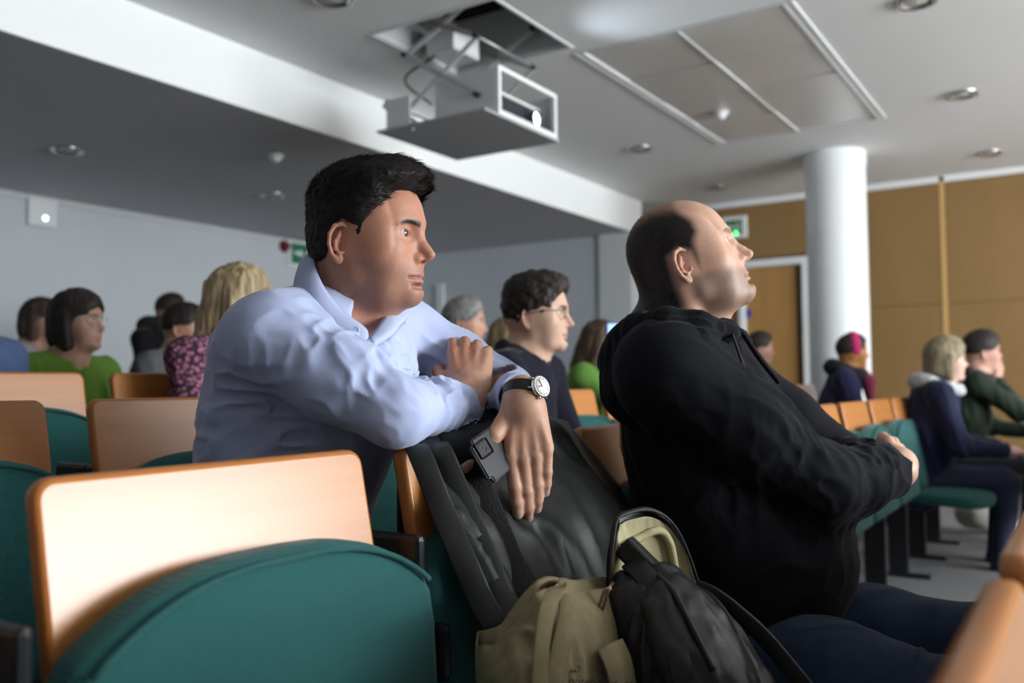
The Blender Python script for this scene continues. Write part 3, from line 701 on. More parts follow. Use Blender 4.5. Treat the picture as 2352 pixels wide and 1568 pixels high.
def head_colors(V, R, o, sc, base, lip=(.42, .16, .15), stubble=0., brow=None, browc=(.03, .022, .018), red=.5, scalp=None, scalpc=(.03, .025, .02)):
    q = to_local(V, R, o, sc); q = q.copy(); q[:, 2] = zinv(q[:, 2]); x, y, z = q.T; ay = np.abs(y)
    C = np.tile(np.array(base), (len(V), 1))
    n = vnoise(q*260, 3)*.6+vnoise(q*90, 4)*.4
    C *= (1+(n-.5)*.10)[:, None]
    g = lambda cx, cy, cz, rx, ry, rz: np.exp(-(((x-cx)/rx)**2+((ay-cy)/ry)**2+((z-cz)/rz)**2))
    redc = np.array([.50, .17, .12])
    w = red*(.40*g(.07, .042, -.022, .03, .022, .022)+.55*g(.112, 0, -.026, .014, .016, .012)+.6*g(-.01, .078, .004, .03, .014, .034))
    C = mixc(C, redc, np.clip(w, 0, .65))
    on = (x > .03) & (np.linalg.norm(q, axis=1) < .2)
    lipw = np.clip(1.25*np.exp(-((ay/.0215)**4)-(((z+.0690)/.0095)**4))*smoothstep(.078, .086, x), 0, 1)*on
    C = mixc(C, lip, lipw*.85)
    C = mixc(C, np.array(base)*.35, .75*np.exp(-((z+.069)/.0014)**2)*(ay < .026)*smoothstep(.078, .085, x)*on)
    if stubble:
        sp = smoothstep(-.035, -.06, z-.25*(.09-x))*smoothstep(-.03, .01, x)*(np.linalg.norm(q-np.array([.03, 0, -.05]), axis=1) < .115)
        sp *= 1-.9*lipw; sp *= smoothstep(-.155, -.12, z)
        st = .85+.3*(vnoise(q*1500, 9)-.5)
        C = mixc(C, np.array(browc)*1.5+np.array([.03, .03, .035]), np.clip(sp*stubble*st, 0, .8))
    if brow:
        zc = .0365+.0035*np.sin(np.clip((ay-.012)/.042, 0, 1)*math.pi)-.06*np.clip(ay-.045, 0, 1)
        bw = np.exp(-((z-zc)/(.0050-.0018*np.clip((ay-.012)/.042, 0, 1)))**4)*smoothstep(.008, .014, ay)*smoothstep(.056, .048, ay)*smoothstep(.03, .05, x)
        C = mixc(C, browc, np.clip(bw*brow*(.85+.5*(vnoise(q*500, 5)-.4)), 0, 1))
    if scalp is not None:
        C = mixc(C, scalpc, np.clip(scalp(q), 0, 1))
    return C
m_skin = mat('skin', (.5, .3, .22), .48, attr='Col', sss=.08, spec=.35, bump=.10, bscale=(700, 700, 700), var=.05, vscale=(220, 220, 220))
m_hair_dark = mat('dark hair', (.5, .5, .5), .6, attr='Col', spec=.25)
def eyeballs(par, R, o, sc, p, iris=(.12, .075, .04), gaze=(0, 0)):
    """each eyeball is one sphere with sclera, iris and pupil coloured by position"""
    n1, n2 = 20, 28
    for s in (1, -1):
        c = np.array([EYE[0], s*EYE[1], EYE[2]-.0005]); V = []; Fc = []
        Rg = rotm(gaze[0], gaze[1])
        for a in range(n1+1):
            th = math.pi*(a/n1)**1.5
            for b in range(n2):
                ph = 2*math.pi*b/n2; d = np.array([math.cos(th), math.sin(th)*math.cos(ph), math.sin(th)*math.sin(ph)])
                r = .0126+.0006*math.exp(-(th/.35)**2); V.append(Rg@d*r+c)
        for a in range(n1):
            for b in range(n2): Fc.append((a*n2+b, (a+1)*n2+b, (a+1)*n2+(b+1) % n2, a*n2+(b+1) % n2))
        V = np.array(V); th = np.repeat(math.pi*(np.arange(n1+1)/n1)**1.5, n2)
        col = np.tile(np.array([.62, .58, .56]), (len(V), 1)); col[th < .50] = iris; col[th < .22] = (.004, .004, .004); col[(th > .44) & (th < .52)] = np.array(iris)*.4
        Wd = (V*sc)@R.T+o
        np_mesh('eyeball', Wd, np.array(Fc), mat('eye', (.5, .5, .5), .06, attr='Col', spec=.6), par, col)
def brow_hairs(par, R, o, sc, S, m, n=330, thick=.00055, seed=1):
    rs = np.random.RandomState(seed)
    for s in (1, -1):
        t = rs.rand(n); ay = .012+.042*t; z = .0362+.0035*np.sin(t*math.pi)-.002*t+rs.uniform(-.0032, .0032, n)*(1-.55*t); x = .1005-.022*t*t
        P = (np.stack([x, s*ay, z], 1)*sc)@R.T+o
        for _ in range(4): N = grad(lambda q: S.ev(q), P); P = P-N*S.ev(P)[:, None]
        d = np.stack([-.25-.5*t, s*.9+0*t, .45-.75*t], 1)@R.T; d -= N*(d*N).sum(1)[:, None]; d /= np.linalg.norm(d, axis=1)[:, None]
        Vs, Qs, _ = strands(P, N, d, .0065*sc, thick, .2, seed, 2, .14)
        np_mesh('eyebrow', Vs, Qs, m, par)['kind'] = 'stuff'
def strands(V, N, T, length, thick, bend, seed=0, seg=3, lift=.5, col=None, curl=0.):
    """hair strands as thin tapered prisms: roots V, normals N, growth tangents T"""
    rs = np.random.RandomState(seed); n = len(V); L = length*(.6+.8*rs.rand(n)) if np.isscalar(length) else length
    d = T*(1-lift)+N*lift+rs.normal(0, .12, (n, 3)); d /= np.linalg.norm(d, axis=1)[:, None]
    side = np.cross(d, N); side /= np.linalg.norm(side, axis=1)[:, None]+1e-9; up = np.cross(side, d)
    P = V-N*.002; Vs = []; cols = []
    cc = 0.6+.8*rs.rand(n)
    cph = rs.rand(n)*6.28
    for k in range(seg+1):
        t = k/seg; w = thick*(1-.85*t)
        for a in range(3):
            an = 2*math.pi*a/3; Vs.append(P+w*(math.cos(an)*side+math.sin(an)*up))
        if col is not None:
            for a in range(3): cols.append(np.outer(cc, col))
        d2 = d+bend*t*(T-N*.6); d2 /= np.linalg.norm(d2, axis=1)[:, None]
        if curl: d2 = d2+curl*(np.sin(cph+t*5)[:, None]*side+np.cos(cph+t*5)[:, None]*up)
        P = P+d2*(L/seg)[:, None]
    Vs = np.stack(Vs, 1).reshape(-1, 3)            # n, (seg+1)*3
    base = np.arange(n)[:, None]*(seg+1)*3; Q = []
    for k in range(seg):
        for a in range(3):
            b = (a+1) % 3; Q.append(np.concatenate([base+k*3+a, base+k*3+b, base+(k+1)*3+b, base+(k+1)*3+a], 1))
    Q = np.concatenate(Q); 
    C = np.stack(cols, 1).reshape(-1, 3) if col is not None else None
    return Vs, Q, C
def grad(fn, P, e=.002):
    g = np.stack([fn(P+np.array(v)*e)-fn(P-np.array(v)*e) for v in ((1, 0, 0), (0, 1, 0), (0, 0, 1))], 1)
    return g/(np.linalg.norm(g, axis=1)[:, None]+1e-9)

def hand_field(S, R, o, fingers, thumb, sc=1., k=.0035, fat=1.):
    """R columns: x along the fingers, y toward the thumb, z out of the back of the hand. fingers: 4 x (mcp, pip, dip, spread); thumb: 4 points"""
    S.frame(R, o, sc); nails = []
    yk = (.029, .0095, -.0105, -.029); xk = (.090, .094, .090, .081); Ls = ((.044, .026, .021), (.049, .030, .022), (.045, .028, .022), (.035, .021, .019)); rr = ((.0108, .0101, .0096, .0084), (.0110, .0103, .0097, .0084), (.0106, .0098, .0093, .0080), (.0095, .0088, .0082, .0070))
    S.cap((-.02, 0, -.002), (.012, .0, -.002), .0255, .0265, .02, n=(0, 0, 1), q=.72)
    for i in range(4):
        S.cap((.010, yk[i]*.55, -.003), (xk[i]-.006, yk[i], -.001), .0165, .0125, .012)
    S.ell((.035, .022, -.012), (.032, .016, .013), .012); S.ell((.040, -.024, -.010), (.034, .012, .012), .012)
    for i in range(4):
        S.ell((xk[i], yk[i], .0045), (.0115, .0085, .0075), .006)
        S.cap((.03, yk[i]*.7, .0085), (xk[i]-.012, yk[i], .0095), .0022, .0028, .006)
        p = np.array((xk[i], yk[i], 0.)); a = 0.; sp_ = fingers[i][3]; pts = [p]
        for j in range(3):
            a += fingers[i][j]; d = np.array((math.cos(a)*math.cos(sp_), math.cos(a)*math.sin(sp_), -math.sin(a))); p = p+d*Ls[i][j]; pts.append(p)
        for j in range(3):
            S.cap(pts[j], pts[j+1], rr[i][j]*fat, rr[i][j+1]*fat, k)
        nrm = np.array((math.sin(a)*math.cos(sp_), math.sin(a)*math.sin(sp_), math.cos(a)))
        c = pts[3]-d*.004+nrm*rr[i][3]*.55; side = np.cross(nrm, d)
        S.ell(c, (.0066, .0054, .0034), .0012, rot=np.stack([d, side, nrm], 1)); nails.append((S.W(c+nrm*.002), S.R@d, S.R@nrm))
    t = [np.array(q, float) for q in thumb]
    S.chain(t, [.0165, .0125, .0108, .0080], .007)
    d = t[3]-t[2]; d /= np.linalg.norm(d); nails.append((S.W(t[3]-d*.003+np.array((0, .005, .006))), S.R@d, S.R@np.array((0, .6, .8))))
    return nails
def nail_colors(V, C, nails, base):
    for c, d, n in nails:
        q = V-c; a = q@d; b = q@n; r = np.sqrt(np.maximum((q*q).sum(1)-b*b-a*a, 0)); m = (np.abs(a) < .0072) & (r < .0054) & (np.abs(b) < .0045)
        C[m] = np.array(base)*.3+np.array([.50, .36, .34])*.7
    return C
def hand_colors(V, C, o, red=.25):
    d = np.linalg.norm(V-o, axis=1); n = vnoise(V*180, 8); C2 = C.copy()
    C2 *= (1+(n-.5)*.12*(d < .22))[:, None]; return C2
def polysd(px, pz, poly):
    """signed distance (positive inside) to a closed polygon"""
    A = np.array(poly, float); B = np.roll(A, -1, 0); P = np.stack([px, pz], 1); dmin = np.full(len(P), 1e9); ins = np.zeros(len(P), bool)
    for a, b in zip(A, B):
        ab = b-a; t = np.clip(((P-a)@ab)/(ab@ab+1e-15), 0, 1); w = P-a-t[:, None]*ab; dmin = np.minimum(dmin, (w*w).sum(1))
        c = ((a[1] > P[:, 1]) != (b[1] > P[:, 1])) & (P[:, 0] < (b[0]-a[0])*(P[:, 1]-a[1])/(b[1]-a[1]+1e-15)+a[0]); ins ^= c
    return np.where(ins, 1, -1)*np.sqrt(dmin)
def hair_shell(S, R, o, sc, thick, h, extra=None):
    """isosurface of the head field pushed out by thick(q) (negative = sunk under the skin)"""
    S2 = SDF(); S2.ops = list(S.ops)
    if extra: extra(S2)
    S2.post = [lambda P, d: d-thick(to_local(P, R, o, sc))*sc]
    return S2.mesh(h, pad=.06, margin=2.3)
# ================================================================== man in the blue shirt, leaning on the chair backs
def folds(P, dirs, seed=0):
    """anisotropic ridge noise: dirs = (stretch axis a, frequency across, frequency along)"""
    a, fx, fl = dirs; a = np.array(a, float)/np.linalg.norm(a)
    al = P@a; Q = P-np.outer(al, a)
    w = vnoise(P*9, seed+50)-.5
    n = vnoise((Q+w[:, None]*.02)*fx+np.outer(al*fl, a), seed)
    return (1-np.abs(2*n-1))**1.6
def gs(P, c, r): d = P-np.array(c); return np.exp(-(d*d).sum(1)/(r*r))
def fold_sum(P, specs):
    """sum of local fold patches (amp, centre, radius, direction, freq across, freq along)"""
    a = np.zeros(len(P))
    for i, (amp, c, r, dr, fx, fl) in enumerate(specs):
        w = gs(P, c, r); m = w > .04
        if m.any(): a[m] += amp*w[m]*(folds(P[m], (dr, fx, fl), i+1)-.4)
    return a
def hero1():
    e = wempty('person', (1.15, 1.36, RK), 0, 'dark haired man in light blue shirt leaning folded arms on the chair backs', 'person')
    R = rotm(math.radians(-74), math.radians(1), math.radians(2)); o = np.array([1.107, 1.015, 1.181]); sc = .985
    p = head_params(full=.55, jaw=1.05, nose=1.08, brow=1.05, eye_open=1.0, chin=.001, fore=.001, hi=True, nose_up=.002)
    S = SDF(); head_field(S, R, o, sc, p)
    Shead = SDF(); head_field(Shead, R, o, sc, head_params(**{**p.__dict__, 'ears': False}))
    W = lambda q: R@(np.array(q)*sc)+o
    S.frame()
    nb = np.array([1.11, 1.105, 1.045])
    S.cap(W((-.022, 0, -.02)), nb, .058, .068, .03); S.cap(W((.012, 0, -.085)), nb+np.array((0, -.06, -.01)), .042, .05, .03)
    for s in (-1, 1): S.cap(W((-.02, s*.055, -.03)), nb+np.array((.01+.02*s, -.085, -.01)), .014, .014, .02)
    RS, LS = np.array([.950, 1.060, 1.030]), np.array([1.275, 1.07, 1.05])
    RE, RW = np.array([1.010, .866, .915]), np.array([1.240, .890, .928])
    LE, LW = np.array([1.405, .955, .955]), np.array([1.222, .785, .937])
    spine = [np.array([1.15, 1.325, .60]), np.array([1.145, 1.240, .75]), np.array([1.12, 1.165, .90]), np.array([1.105, 1.115, 1.00])]
    nf = np.array([0, -.83, -.55])
    S.chain(spine, [.14, .145, .15, .13], .03, n=nf, q=.72); S.cap(RS, LS, .05, .05, .04)
    S.chain([RS, RE, RW], [.04, .03, .024], .02); S.chain([LS, LE, LW], [.04, .03, .024], .02)
    # left hand hanging down, phone between thumb and fingers
    def fr(x, th, z):
        x = np.array(x, float); x /= np.linalg.norm(x); z = np.array(z, float); z -= x*(z@x); z /= np.linalg.norm(z); y = np.cross(z, x)
        if y@np.array(th, float) < 0: y = -y
        return np.stack([x, y, z], 1)
    lo = np.array([1.200, .764, .930])-CF*.022; Rl = fr((-.14, -.20, -1), -CR, (-.80, -.60, .10))
    tl = lambda x, y, d: Rl.T@(atD(x, y, d)-lo)/.97
    nl = hand_field(S, Rl, lo, [(.20, .22, .14, -.05), (.34, .28, .24, -.02), (.38, .30, .26, .03), (.32, .30, .22, .09)], [(.012, .022, -.010), tl(1135, 1000, 1.372), tl(1098, 1048, 1.366), tl(1066, 1076, 1.352)], .97, fat=1.08)
    S.frame(); S.cap(LW+np.array((.03, .03, 0)), lo, .022, .023, .02)
    S.cap(lo+np.array((.012, .012, .004)), lo+Rl[:, 0]*.012, .0235, .0235, .02)
    # right hand clasping the left arm
    rx = -CR*.02+CU*.64+CF*.62; ro = atD(1078, 896, 1.505); Rr = fr(rx, -CR, -CF*.8+CU*.6)
    nr = hand_field(S, Rr, ro, [(.45, .85, .5, .10), (.50, .90, .5, .03), (.55, .90, .5, -.03), (.60, .90, .5, -.08)], [(.012, .022, -.008), (.040, .046, -.014), (.072, .056, -.030), (.092, .050, -.046)], 1.0)
    S.frame(); S.cap(RE*.3+RW*.7, ro, .024, .0245, .02)
    V, Q = join_vq([S.mesh(.0022)]+fine_ears(R, o, sc, p))
    base = np.array(hexc('#b27f67'))
    C = head_colors(V, R, o, sc, base, stubble=.30, brow=1.2, browc=(.012, .008, .006), red=.75)
    q = to_local(V, R, o, sc)
    mole = np.exp(-((q-np.array([.0795, -.039, -.051]))**2).sum(1)/(.0016**2)); C = mixc(C, (.05, .025, .02), mole*.9)
    hb = np.array(hexc('#bd917a')); hand = (np.linalg.norm(q, axis=1) > .26); C[hand] = hb
    C = hand_colors(V, C, lo); C = nail_colors(V, C, nl+nr, hb)
    np_mesh('body', V, Q, m_skin, e, C)
    eyeballs(e, R, o, sc, p, (.09, .06, .035), (-.12, 0.02))
    # hair
    poly = [(.100, .096), (.078, .092), (.068, .072), (.052, .054), (.038, .036), (.033, .014), (.024, .010), (.019, .032), (.000, .046), (-.022, .036), (-.028, .0), (-.034, -.030), (-.040, -.062), (-.12, -.075), (-.16, .0), (-.14, .17), (.02, .2), (.12, .17), (.135, .110), (.108, .102)]
    def thick(q):
        x, y, z = q.T; sd = polysd(x-.10*np.abs(y)**1.0*0+.0, z+.0, poly)
        top = smoothstep(.05, .12, z); front = smoothstep(.02, .085, x)*smoothstep(.07, .10, z)
        t = .0085+.016*top+.012*front-.007*smoothstep(.0, -.06, z)-.008*smoothstep(.0, .02, x)*smoothstep(.055, .03, z)
        return t*smoothstep(-.003, .016, sd)-.013*(1-smoothstep(-.006, .002, sd))+.004*(vnoise(q*np.array([130, 170, 170]), 2)-.5)*smoothstep(0, .01, sd)
    Vh, Qh = hair_shell(Shead, R, o, sc, thick, .0026)
    qh = to_local(Vh, R, o, sc); nz = vnoise(qh*np.array([350, 350, 350]), 6)
    ch = np.outer(.6+.8*nz, np.array([.016, .013, .011]))
    hob = np_mesh('hair', Vh, Qh, m_hair_dark, e, ch)
    th = thick(qh); idx = np.nonzero(th > .0012)[0]; rs = np.random.RandomState(4); idx = rs.choice(idx, 13000)
    N = grad(lambda P: Shead.ev(P), Vh[idx]); loc = qh[idx]
    flow = np.stack([.9+0*loc[:, 0], .25*np.sign(loc[:, 1])*0, -.25+.9*smoothstep(.05, .11, loc[:, 2])*(loc[:, 0] > .03)], 1)
    side = smoothstep(.08, .04, loc[:, 2]); flow[:, 2] -= 1.3*side; flow[:, 0] -= .9*side
    T = flow@R.T; T -= N*(T*N).sum(1)[:, None]; T /= np.linalg.norm(T, axis=1)[:, None]+1e-9
    L = .006+.010*smoothstep(.05, .11, loc[:, 2])+.004*smoothstep(.03, .08, loc[:, 0]); L *= .6+.7*rs.rand(len(idx))
    Vs, Qs, Cs = strands(Vh[idx], N, T, L, .00055, .5, 3, 3, .30, np.array([.018, .015, .013]))
    so = np_mesh('hair_strands', Vs, Qs, m_hair_dark, hob, Cs); so['kind'] = 'stuff'
    brow_hairs(e, R, o, sc, Shead, mat('brow hair', (.010, .008, .007), .9, spec=.1))
    # ---------------- shirt
    T_ = SDF()
    T_.chain(spine, [.158, .166, .172, .150], .04, n=nf, q=.76)
    T_.cap(RS+np.array((.0, .01, 0)), LS, .064, .060, .05)
    T_.cap(nb+np.array((-.03, .015, -.008)), RS+np.array((.04, .01, .012)), .055, .05, .04); T_.cap(nb+np.array((0, .01, -.025)), LS+np.array((-.04, 0, .01)), .055, .05, .04)
    T_.chain([RS, RS*.45+RE*.55, RE, RE*.5+RW*.5, RW], [.072, .062, .046, .038, .031], .028)
    T_.chain([LS, LS*.45+LE*.55, LE, LE*.5+LW*.5, LW+np.array((.012, .012, 0))], [.062, .055, .046, .040, .035], .03)
    T_.cap((1.10, 1.04, .98), (1.11, 1.14, .84), .10, .12, .06); T_.cap(RS+np.array((.035, .075, -.02)), (1.055, 1.215, .80), .075, .080, .06); T_.cap(LS+np.array((-.035, .07, -.02)), (1.20, 1.235, .80), .07, .09, .06)
    # openings: neck and cuffs
    T_.cap(nb+np.array((0, -.01, .0)), W((0, 0, -.03)), .060, .064, .012, 's'); T_.cap(nb+np.array((.012, -.075, .00)), nb+np.array((.015, -.12, .06)), .036, .05, .012, 's'); T_.chain([atD(866, 700, 1.50), atD(858, 735, 1.42), atD(848, 785, 1.345)], [.046, .036, .010], .008, 's'); T_.cap(atD(870, 700, 1.42), atD(850, 775, 1.30), .038, .014, .008, 's')
    dR = (RW-RE)/np.linalg.norm(RW-RE); dL = (LW-LE)/np.linalg.norm(LW-LE)
    T_.ell(RW+dR*.048+np.array((0, 0, .012)), .068, .004, 's'); T_.ell(LW+dL*.082, .068, .004, 's')
    T_.cap(RW-dR*.03, RW+dR*.05, .034, .036, .004, 's'); T_.cap(LW-dL*.03, LW+dL*.05, .032, .034, .004, 's')
    ua = RE-RS; fa = RW-RE
    up = np.array((0, 0, 1.))
    FS = [(.0150, RE*.40+RW*.60+up*.02, .085, np.cross(fa, (0, .3, 1))+up*.12, 62, 9), (.0125, RE+np.array((-.02, .03, .06)), .075, (.2, .9, .5), 50, 8), (.0095, RS*.6+RE*.4, .11, ua+np.array((0, .25, 0)), 34, 5),
          (.0105, (.98, 1.10, .92), .13, (.3, -.9, .1), 42, 6), (.0070, (.99, 1.25, .80), .14, (.1, -.8, .35), 48, 5), (.0120, (1.13, .98, .98), .10, (.1, .1, 1), 40, 5), (.0115, LS*.5+LE*.5, .12, LE-LS, 40, 6), (.003, LW*.5+LE*.5, .06, np.cross(dL, up)+up*.4, 60, 10)]
    def disp(P, d):
        a = np.zeros(len(P)); m = np.abs(d) < .03
        if m.any():
            Pm = P[m]; seam = np.abs(((Pm-RS)@np.array([.93, .05, -.36]))-.030)
            cf = 1-np.clip(gs(Pm, RW, .06)+gs(Pm, LW+np.array((.02, .02, 0)), .07), 0, 1)
            a[m] = fold_sum(Pm, FS)*cf-.0030*np.exp(-(seam/.0035)**2)*gs(Pm, RS+np.array((.03, 0, .03)), .12)
        return d-a
    T_.post = [disp]
    V, Q = T_.mesh(.0034)
    m_shirt = mat('light blue cotton', '#b3bee0', .85, var=.03, vscale=(700, 700, 700), sheen=.25, spec=.2, bump=.12, bscale=(1400, 1400, 1400))
    shirt = np_mesh('shirt', V, Q, m_shirt, e)
    # cuffs
    for W0, dv, a0, a1, r0, r1 in ((LW, dL, -.040, .004, .0375, .0385), (RW, dR, -.070, -.022, .0345, .0355)):
        a, b, z = frame_from(dv); V = []; Fc = []; nn = 40
        for k, (t, rr) in enumerate(((a0, r0-.006), (a0+.004, r0), (a1-.003, r1), (a1, r1-.0015), (a1-.002, r1-.0045), (a1-.02, r1-.006))):
            for j in range(nn):
                w = 2*math.pi*j/nn; q = rr*(1+.035*math.sin(3*w+k)); V.append(W0+z*t+a*q*math.cos(w)+b*q*math.sin(w))
        for k in range(5):
            for j in range(nn): Fc.append((k*nn+j, k*nn+(j+1) % nn, (k+1)*nn+(j+1) % nn, (k+1)*nn+j))
        pydata('cuff', V, Fc, m_shirt, shirt, True)
    # collar: a band standing round the neck with a folded leaf on each side
    m_col = m_shirt
    def leaf(fold, edge, n=40, th=.0022, name='collar_leaf', under=None):
        A = spline(fold, n); B = spline(edge, n); V = []; Fc = []
        mid = (A+B)/2+np.cross(np.gradient(A, axis=0), B-A)*0
        ctr = (A.mean(0)+B.mean(0))/2
        rows = 9
        for i in range(n):
            out = (A[i]+B[i])/2-nb; out[2] = 0.2*abs(out[2]); out /= np.linalg.norm(out)+1e-9
            for j in range(rows):
                t = j/(rows-1); V.append(A[i]*(1-t)+B[i]*t+out*(.010*math.sin(math.pi*t)**.8))
        for i in range(n-1):
            for j in range(rows-1): Fc.append((i*rows+j, i*rows+j+1, (i+1)*rows+j+1, (i+1)*rows+j))
        ob = pydata(name, V, Fc, m_col, shirt, True); md = ob.modifiers.new('thick', 'SOLIDIFY'); md.thickness = th; md.offset = 0; return ob
    pz = lambda x, y, d: atD(x, y, d-.012)
    leaf([pz(735, 575, 1.535), pz(722, 600, 1.47), pz(745, 660, 1.425), pz(790, 715, 1.405), pz(838, 752, 1.395), pz(846, 772, 1.392)],
         [pz(684, 622, 1.56), pz(676, 660, 1.475), pz(702, 715, 1.405), pz(752, 762, 1.385), pz(790, 795, 1.375), pz(822, 800, 1.374)])
    leaf([pz(735, 575, 1.535), pz(800, 610, 1.60), pz(870, 690, 1.56), pz(888, 712, 1.50), pz(868, 750, 1.43), pz(848, 776, 1.395)],
         [pz(684, 622, 1.56), pz(800, 650, 1.66), pz(930, 712, 1.60), pz(914, 752, 1.475), pz(892, 776, 1.42), pz(852, 800, 1.39)])
    # placket strip and buttons
    pl = [pz(846, 780, 1.388), pz(838, 830, 1.372), pz(835, 880, 1.37), pz(832, 940, 1.38)]
    tube('placket', spline(pl, 20), .014, m_shirt, shirt, 8, flat=(1., .12), up=-CF)
    m_but = mat('pale button', (.55, .6, .75), .3)
    for (x, y, d) in ((787, 765, 1.372), (819, 757, 1.374), (838, 836, 1.363)):
        c = pz(x, y, d); a, b, z = frame_from(-CF); Vb, Fb = lathe_data([(.0052, 0), (.0052, .0012), (.004, .0018), (.003, .0012), (.0001, .0012)], 16)
        pydata('button', c+Vb@np.stack([a, b, z]), Fb, m_but, shirt, True)
    # trousers (hidden mostly)
    Tr = SDF(); pel = spine[0]+np.array((0, .0, -.01))
    Tr.ell(pel, (.17, .13, .11), .03)
    for s in (-1, 1):
        hip = pel+np.array((s*.09, -.02, -.02)); kn = hip+np.array((s*.04, -.30, .0)); an = np.array((kn[0], kn[1]+.02, RK+.10))
        Tr.chain([hip, kn, an], [.085, .062, .05], .03)
    V, Q = Tr.mesh(.007); np_mesh('trousers', V, Q, mat('navy trousers', (.035, .045, .10), .85), e)
    for s in (-1, 1):
        kn = pel+np.array((s*.13, -.30, 0)); a = np.array((kn[0], kn[1]+.02, RK))
        F_ = SDF(); F_.cap(a+np.array((0, .02, .05)), a+np.array((0, -.15, .035)), .042, .032, .02); F_.half(a+np.array((0, 0, .004)), (0, 0, -1)); V, Q = F_.mesh(.006); np_mesh('shoe', V, Q, mat('black shoe', (.015, .014, .013), .4), e)
    return e, dict(lo=lo, Rl=Rl, LW=LW, dL=dL, RW=RW)
H1, H1d = hero1()
# ================================================================== bald man in the black hoodie
def fr(x, th, z):
    x = np.array(x, float); x /= np.linalg.norm(x); z = np.array(z, float); z -= x*(z@x); z /= np.linalg.norm(z); y = np.cross(z, x)
    if y@np.array(th, float) < 0: y = -y
    return np.stack([x, y, z], 1)
def hero2():
    e = wempty('person', (1.70, .60, 0), 0, 'bald man in black hoodie and jeans sitting in profile', 'person')
    yaw = math.radians(-66); R = rotm(yaw, math.radians(24), math.radians(-2)); sc = 1.05
    left = R[:, 1]; o = atD(1580, 616, 1.69)+left*.072*sc
    p = head_params(full=.25, jaw=1.06, nose=1.12, brow=1.0, eye_open=.85, chin=.003, cran=(.0, 0, .010), hi=True, nose_up=.001, lips=.95)
    S = SDF(); head_field(S, R, o, sc, p); W = lambda q: R@(np.array(q)*sc)+o
    Sh = SDF(); head_field(Sh, R, o, sc, head_params(**{**p.__dict__, 'ears': False}))
    S.frame(); nb = np.array([1.655, .715, 1.02])
    S.cap(W((-.030, 0, -.01)), nb, .060, .070, .03); S.cap(W((.012, 0, -.075)), nb+np.array((.01, -.065, .0)), .040, .050, .03)
    for s in (-1, 1): S.cap(W((-.025, s*.054, -.03)), nb+np.array((.015*s, -.085, .0)), .015, .013, .02)
    RS, RE, RW = np.array([1.480, .640, .975]), np.array([1.625, .415, .772]), np.array([1.835, .318, .786])
    LS, LE, LW = np.array([1.835, .665, .985]), np.array([1.985, .44, .775]), np.array([1.80, .37, .80])
    S.chain([nb, np.array([1.66, .69, .85])], [.1, .12], .03); S.cap(RS, LS, .05, .05, .04)
    S.chain([RS, RE, RW], [.045, .035, .027], .02); S.chain([LS, LE, LW], [.045, .035, .027], .02)
    ro = atD(2072, 1062, 1.825); Rr = fr(CF*.80+CU*.10+CR*.35, CU*.6-CR*.75, CR*.75+CU*.6)
    nr = hand_field(S, Rr, ro, [(.5, .7, .4, .05), (.55, .8, .4, .0), (.55, .8, .4, -.03), (.55, .8, .4, -.06)], [(.012, .022, -.004), (.040, .044, .0), (.066, .052, -.006), (.088, .050, -.016)], 1.0)
    S.frame(); S.cap(RW, ro, .030, .028, .02)
    V0, Q0 = S.mesh(.0023); V, Q = join_vq([(V0, Q0)]+fine_ears(R, o, sc, p)); notear = np.arange(len(V)) < len(V0)
    base = np.array(hexc('#c69c86'))
    hp = [(.048, .150), (.030, .118), (.034, .098), (.046, .078), (.046, .052), (.032, .036), (.027, .006), (.020, -.014), (.016, -.006), (.015, .022), (-.004, .036), (-.022, .030), (-.028, -.01), (-.034, -.06), (-.06, -.085), (-.14, -.06), (-.15, .17)]
    def dens(q):
        sd = polysd(q[:, 0]+.0, q[:, 2], hp); crown = smoothstep(.104, .145, q[:, 2]+.30*np.clip(q[:, 0]+.02, 0, .1))
        r = np.linalg.norm(q-np.array([-.01, 0, .03]), axis=1)
        return smoothstep(-.006, .014, sd)*(1-.62*crown)*(r < .16)
    C = head_colors(V, R, o, sc, base, stubble=.85, brow=.9, browc=(.10, .065, .04), red=.55, scalp=lambda q: 1.0*dens(np.stack([q[:, 0], q[:, 1], np.where(q[:, 2] > .022, q[:, 2], .022+(q[:, 2]-.022)*ZK)], 1))*(.9+.25*vnoise(q*800, 12))*notear, scalpc=(.010, .008, .007))
    q = to_local(V, R, o, sc); hand = np.linalg.norm(q, axis=1) > .27; C[hand] = np.array(hexc('#c9a18b')); C = nail_colors(V, C, nr, base)
    np_mesh('body', V, Q, m_skin, e, C)
    eyeballs(e, R, o, sc, p, (.10, .075, .05), (0, .05))
    # cropped hair: short strands over the shaded scalp
    qh = to_local(V, R, o, sc); rs = np.random.RandomState(5); dn = dens(qh)*notear; idx = rs.choice(len(qh), 26000, p=(dn**1.5)/(dn**1.5).sum()); idx = idx[dn[idx] > .10]
    N = grad(lambda P: Sh.ev(P), V[idx]); root = V[idx]
    T = np.tile(R@np.array([.1, 0, -1.]), (len(idx), 1)); T -= N*(T*N).sum(1)[:, None]; T /= np.linalg.norm(T, axis=1)[:, None]+1e-9
    Vs, Qs, Cs = strands(root, N, T, .0045, .00040, .3, 5, 1, .35, np.array([.016, .012, .010])); so = np_mesh('cropped_hair', Vs, Qs, m_hair_dark, e, Cs); so['kind'] = 'stuff'
    brow_hairs(e, R, o, sc, Sh, mat('light brow hair', (.10, .065, .045), .8, spec=.1), n=90)
    # ---------------- hoodie
    m_hood = mat('black jersey', (.0065, .0070, .0092), .88, var=.10, vscale=(300, 300, 300), sheen=.04, spec=.12, bump=.15, bscale=(900, 900, 900))
    T_ = SDF(); nf = np.array([.05, -1, .12])
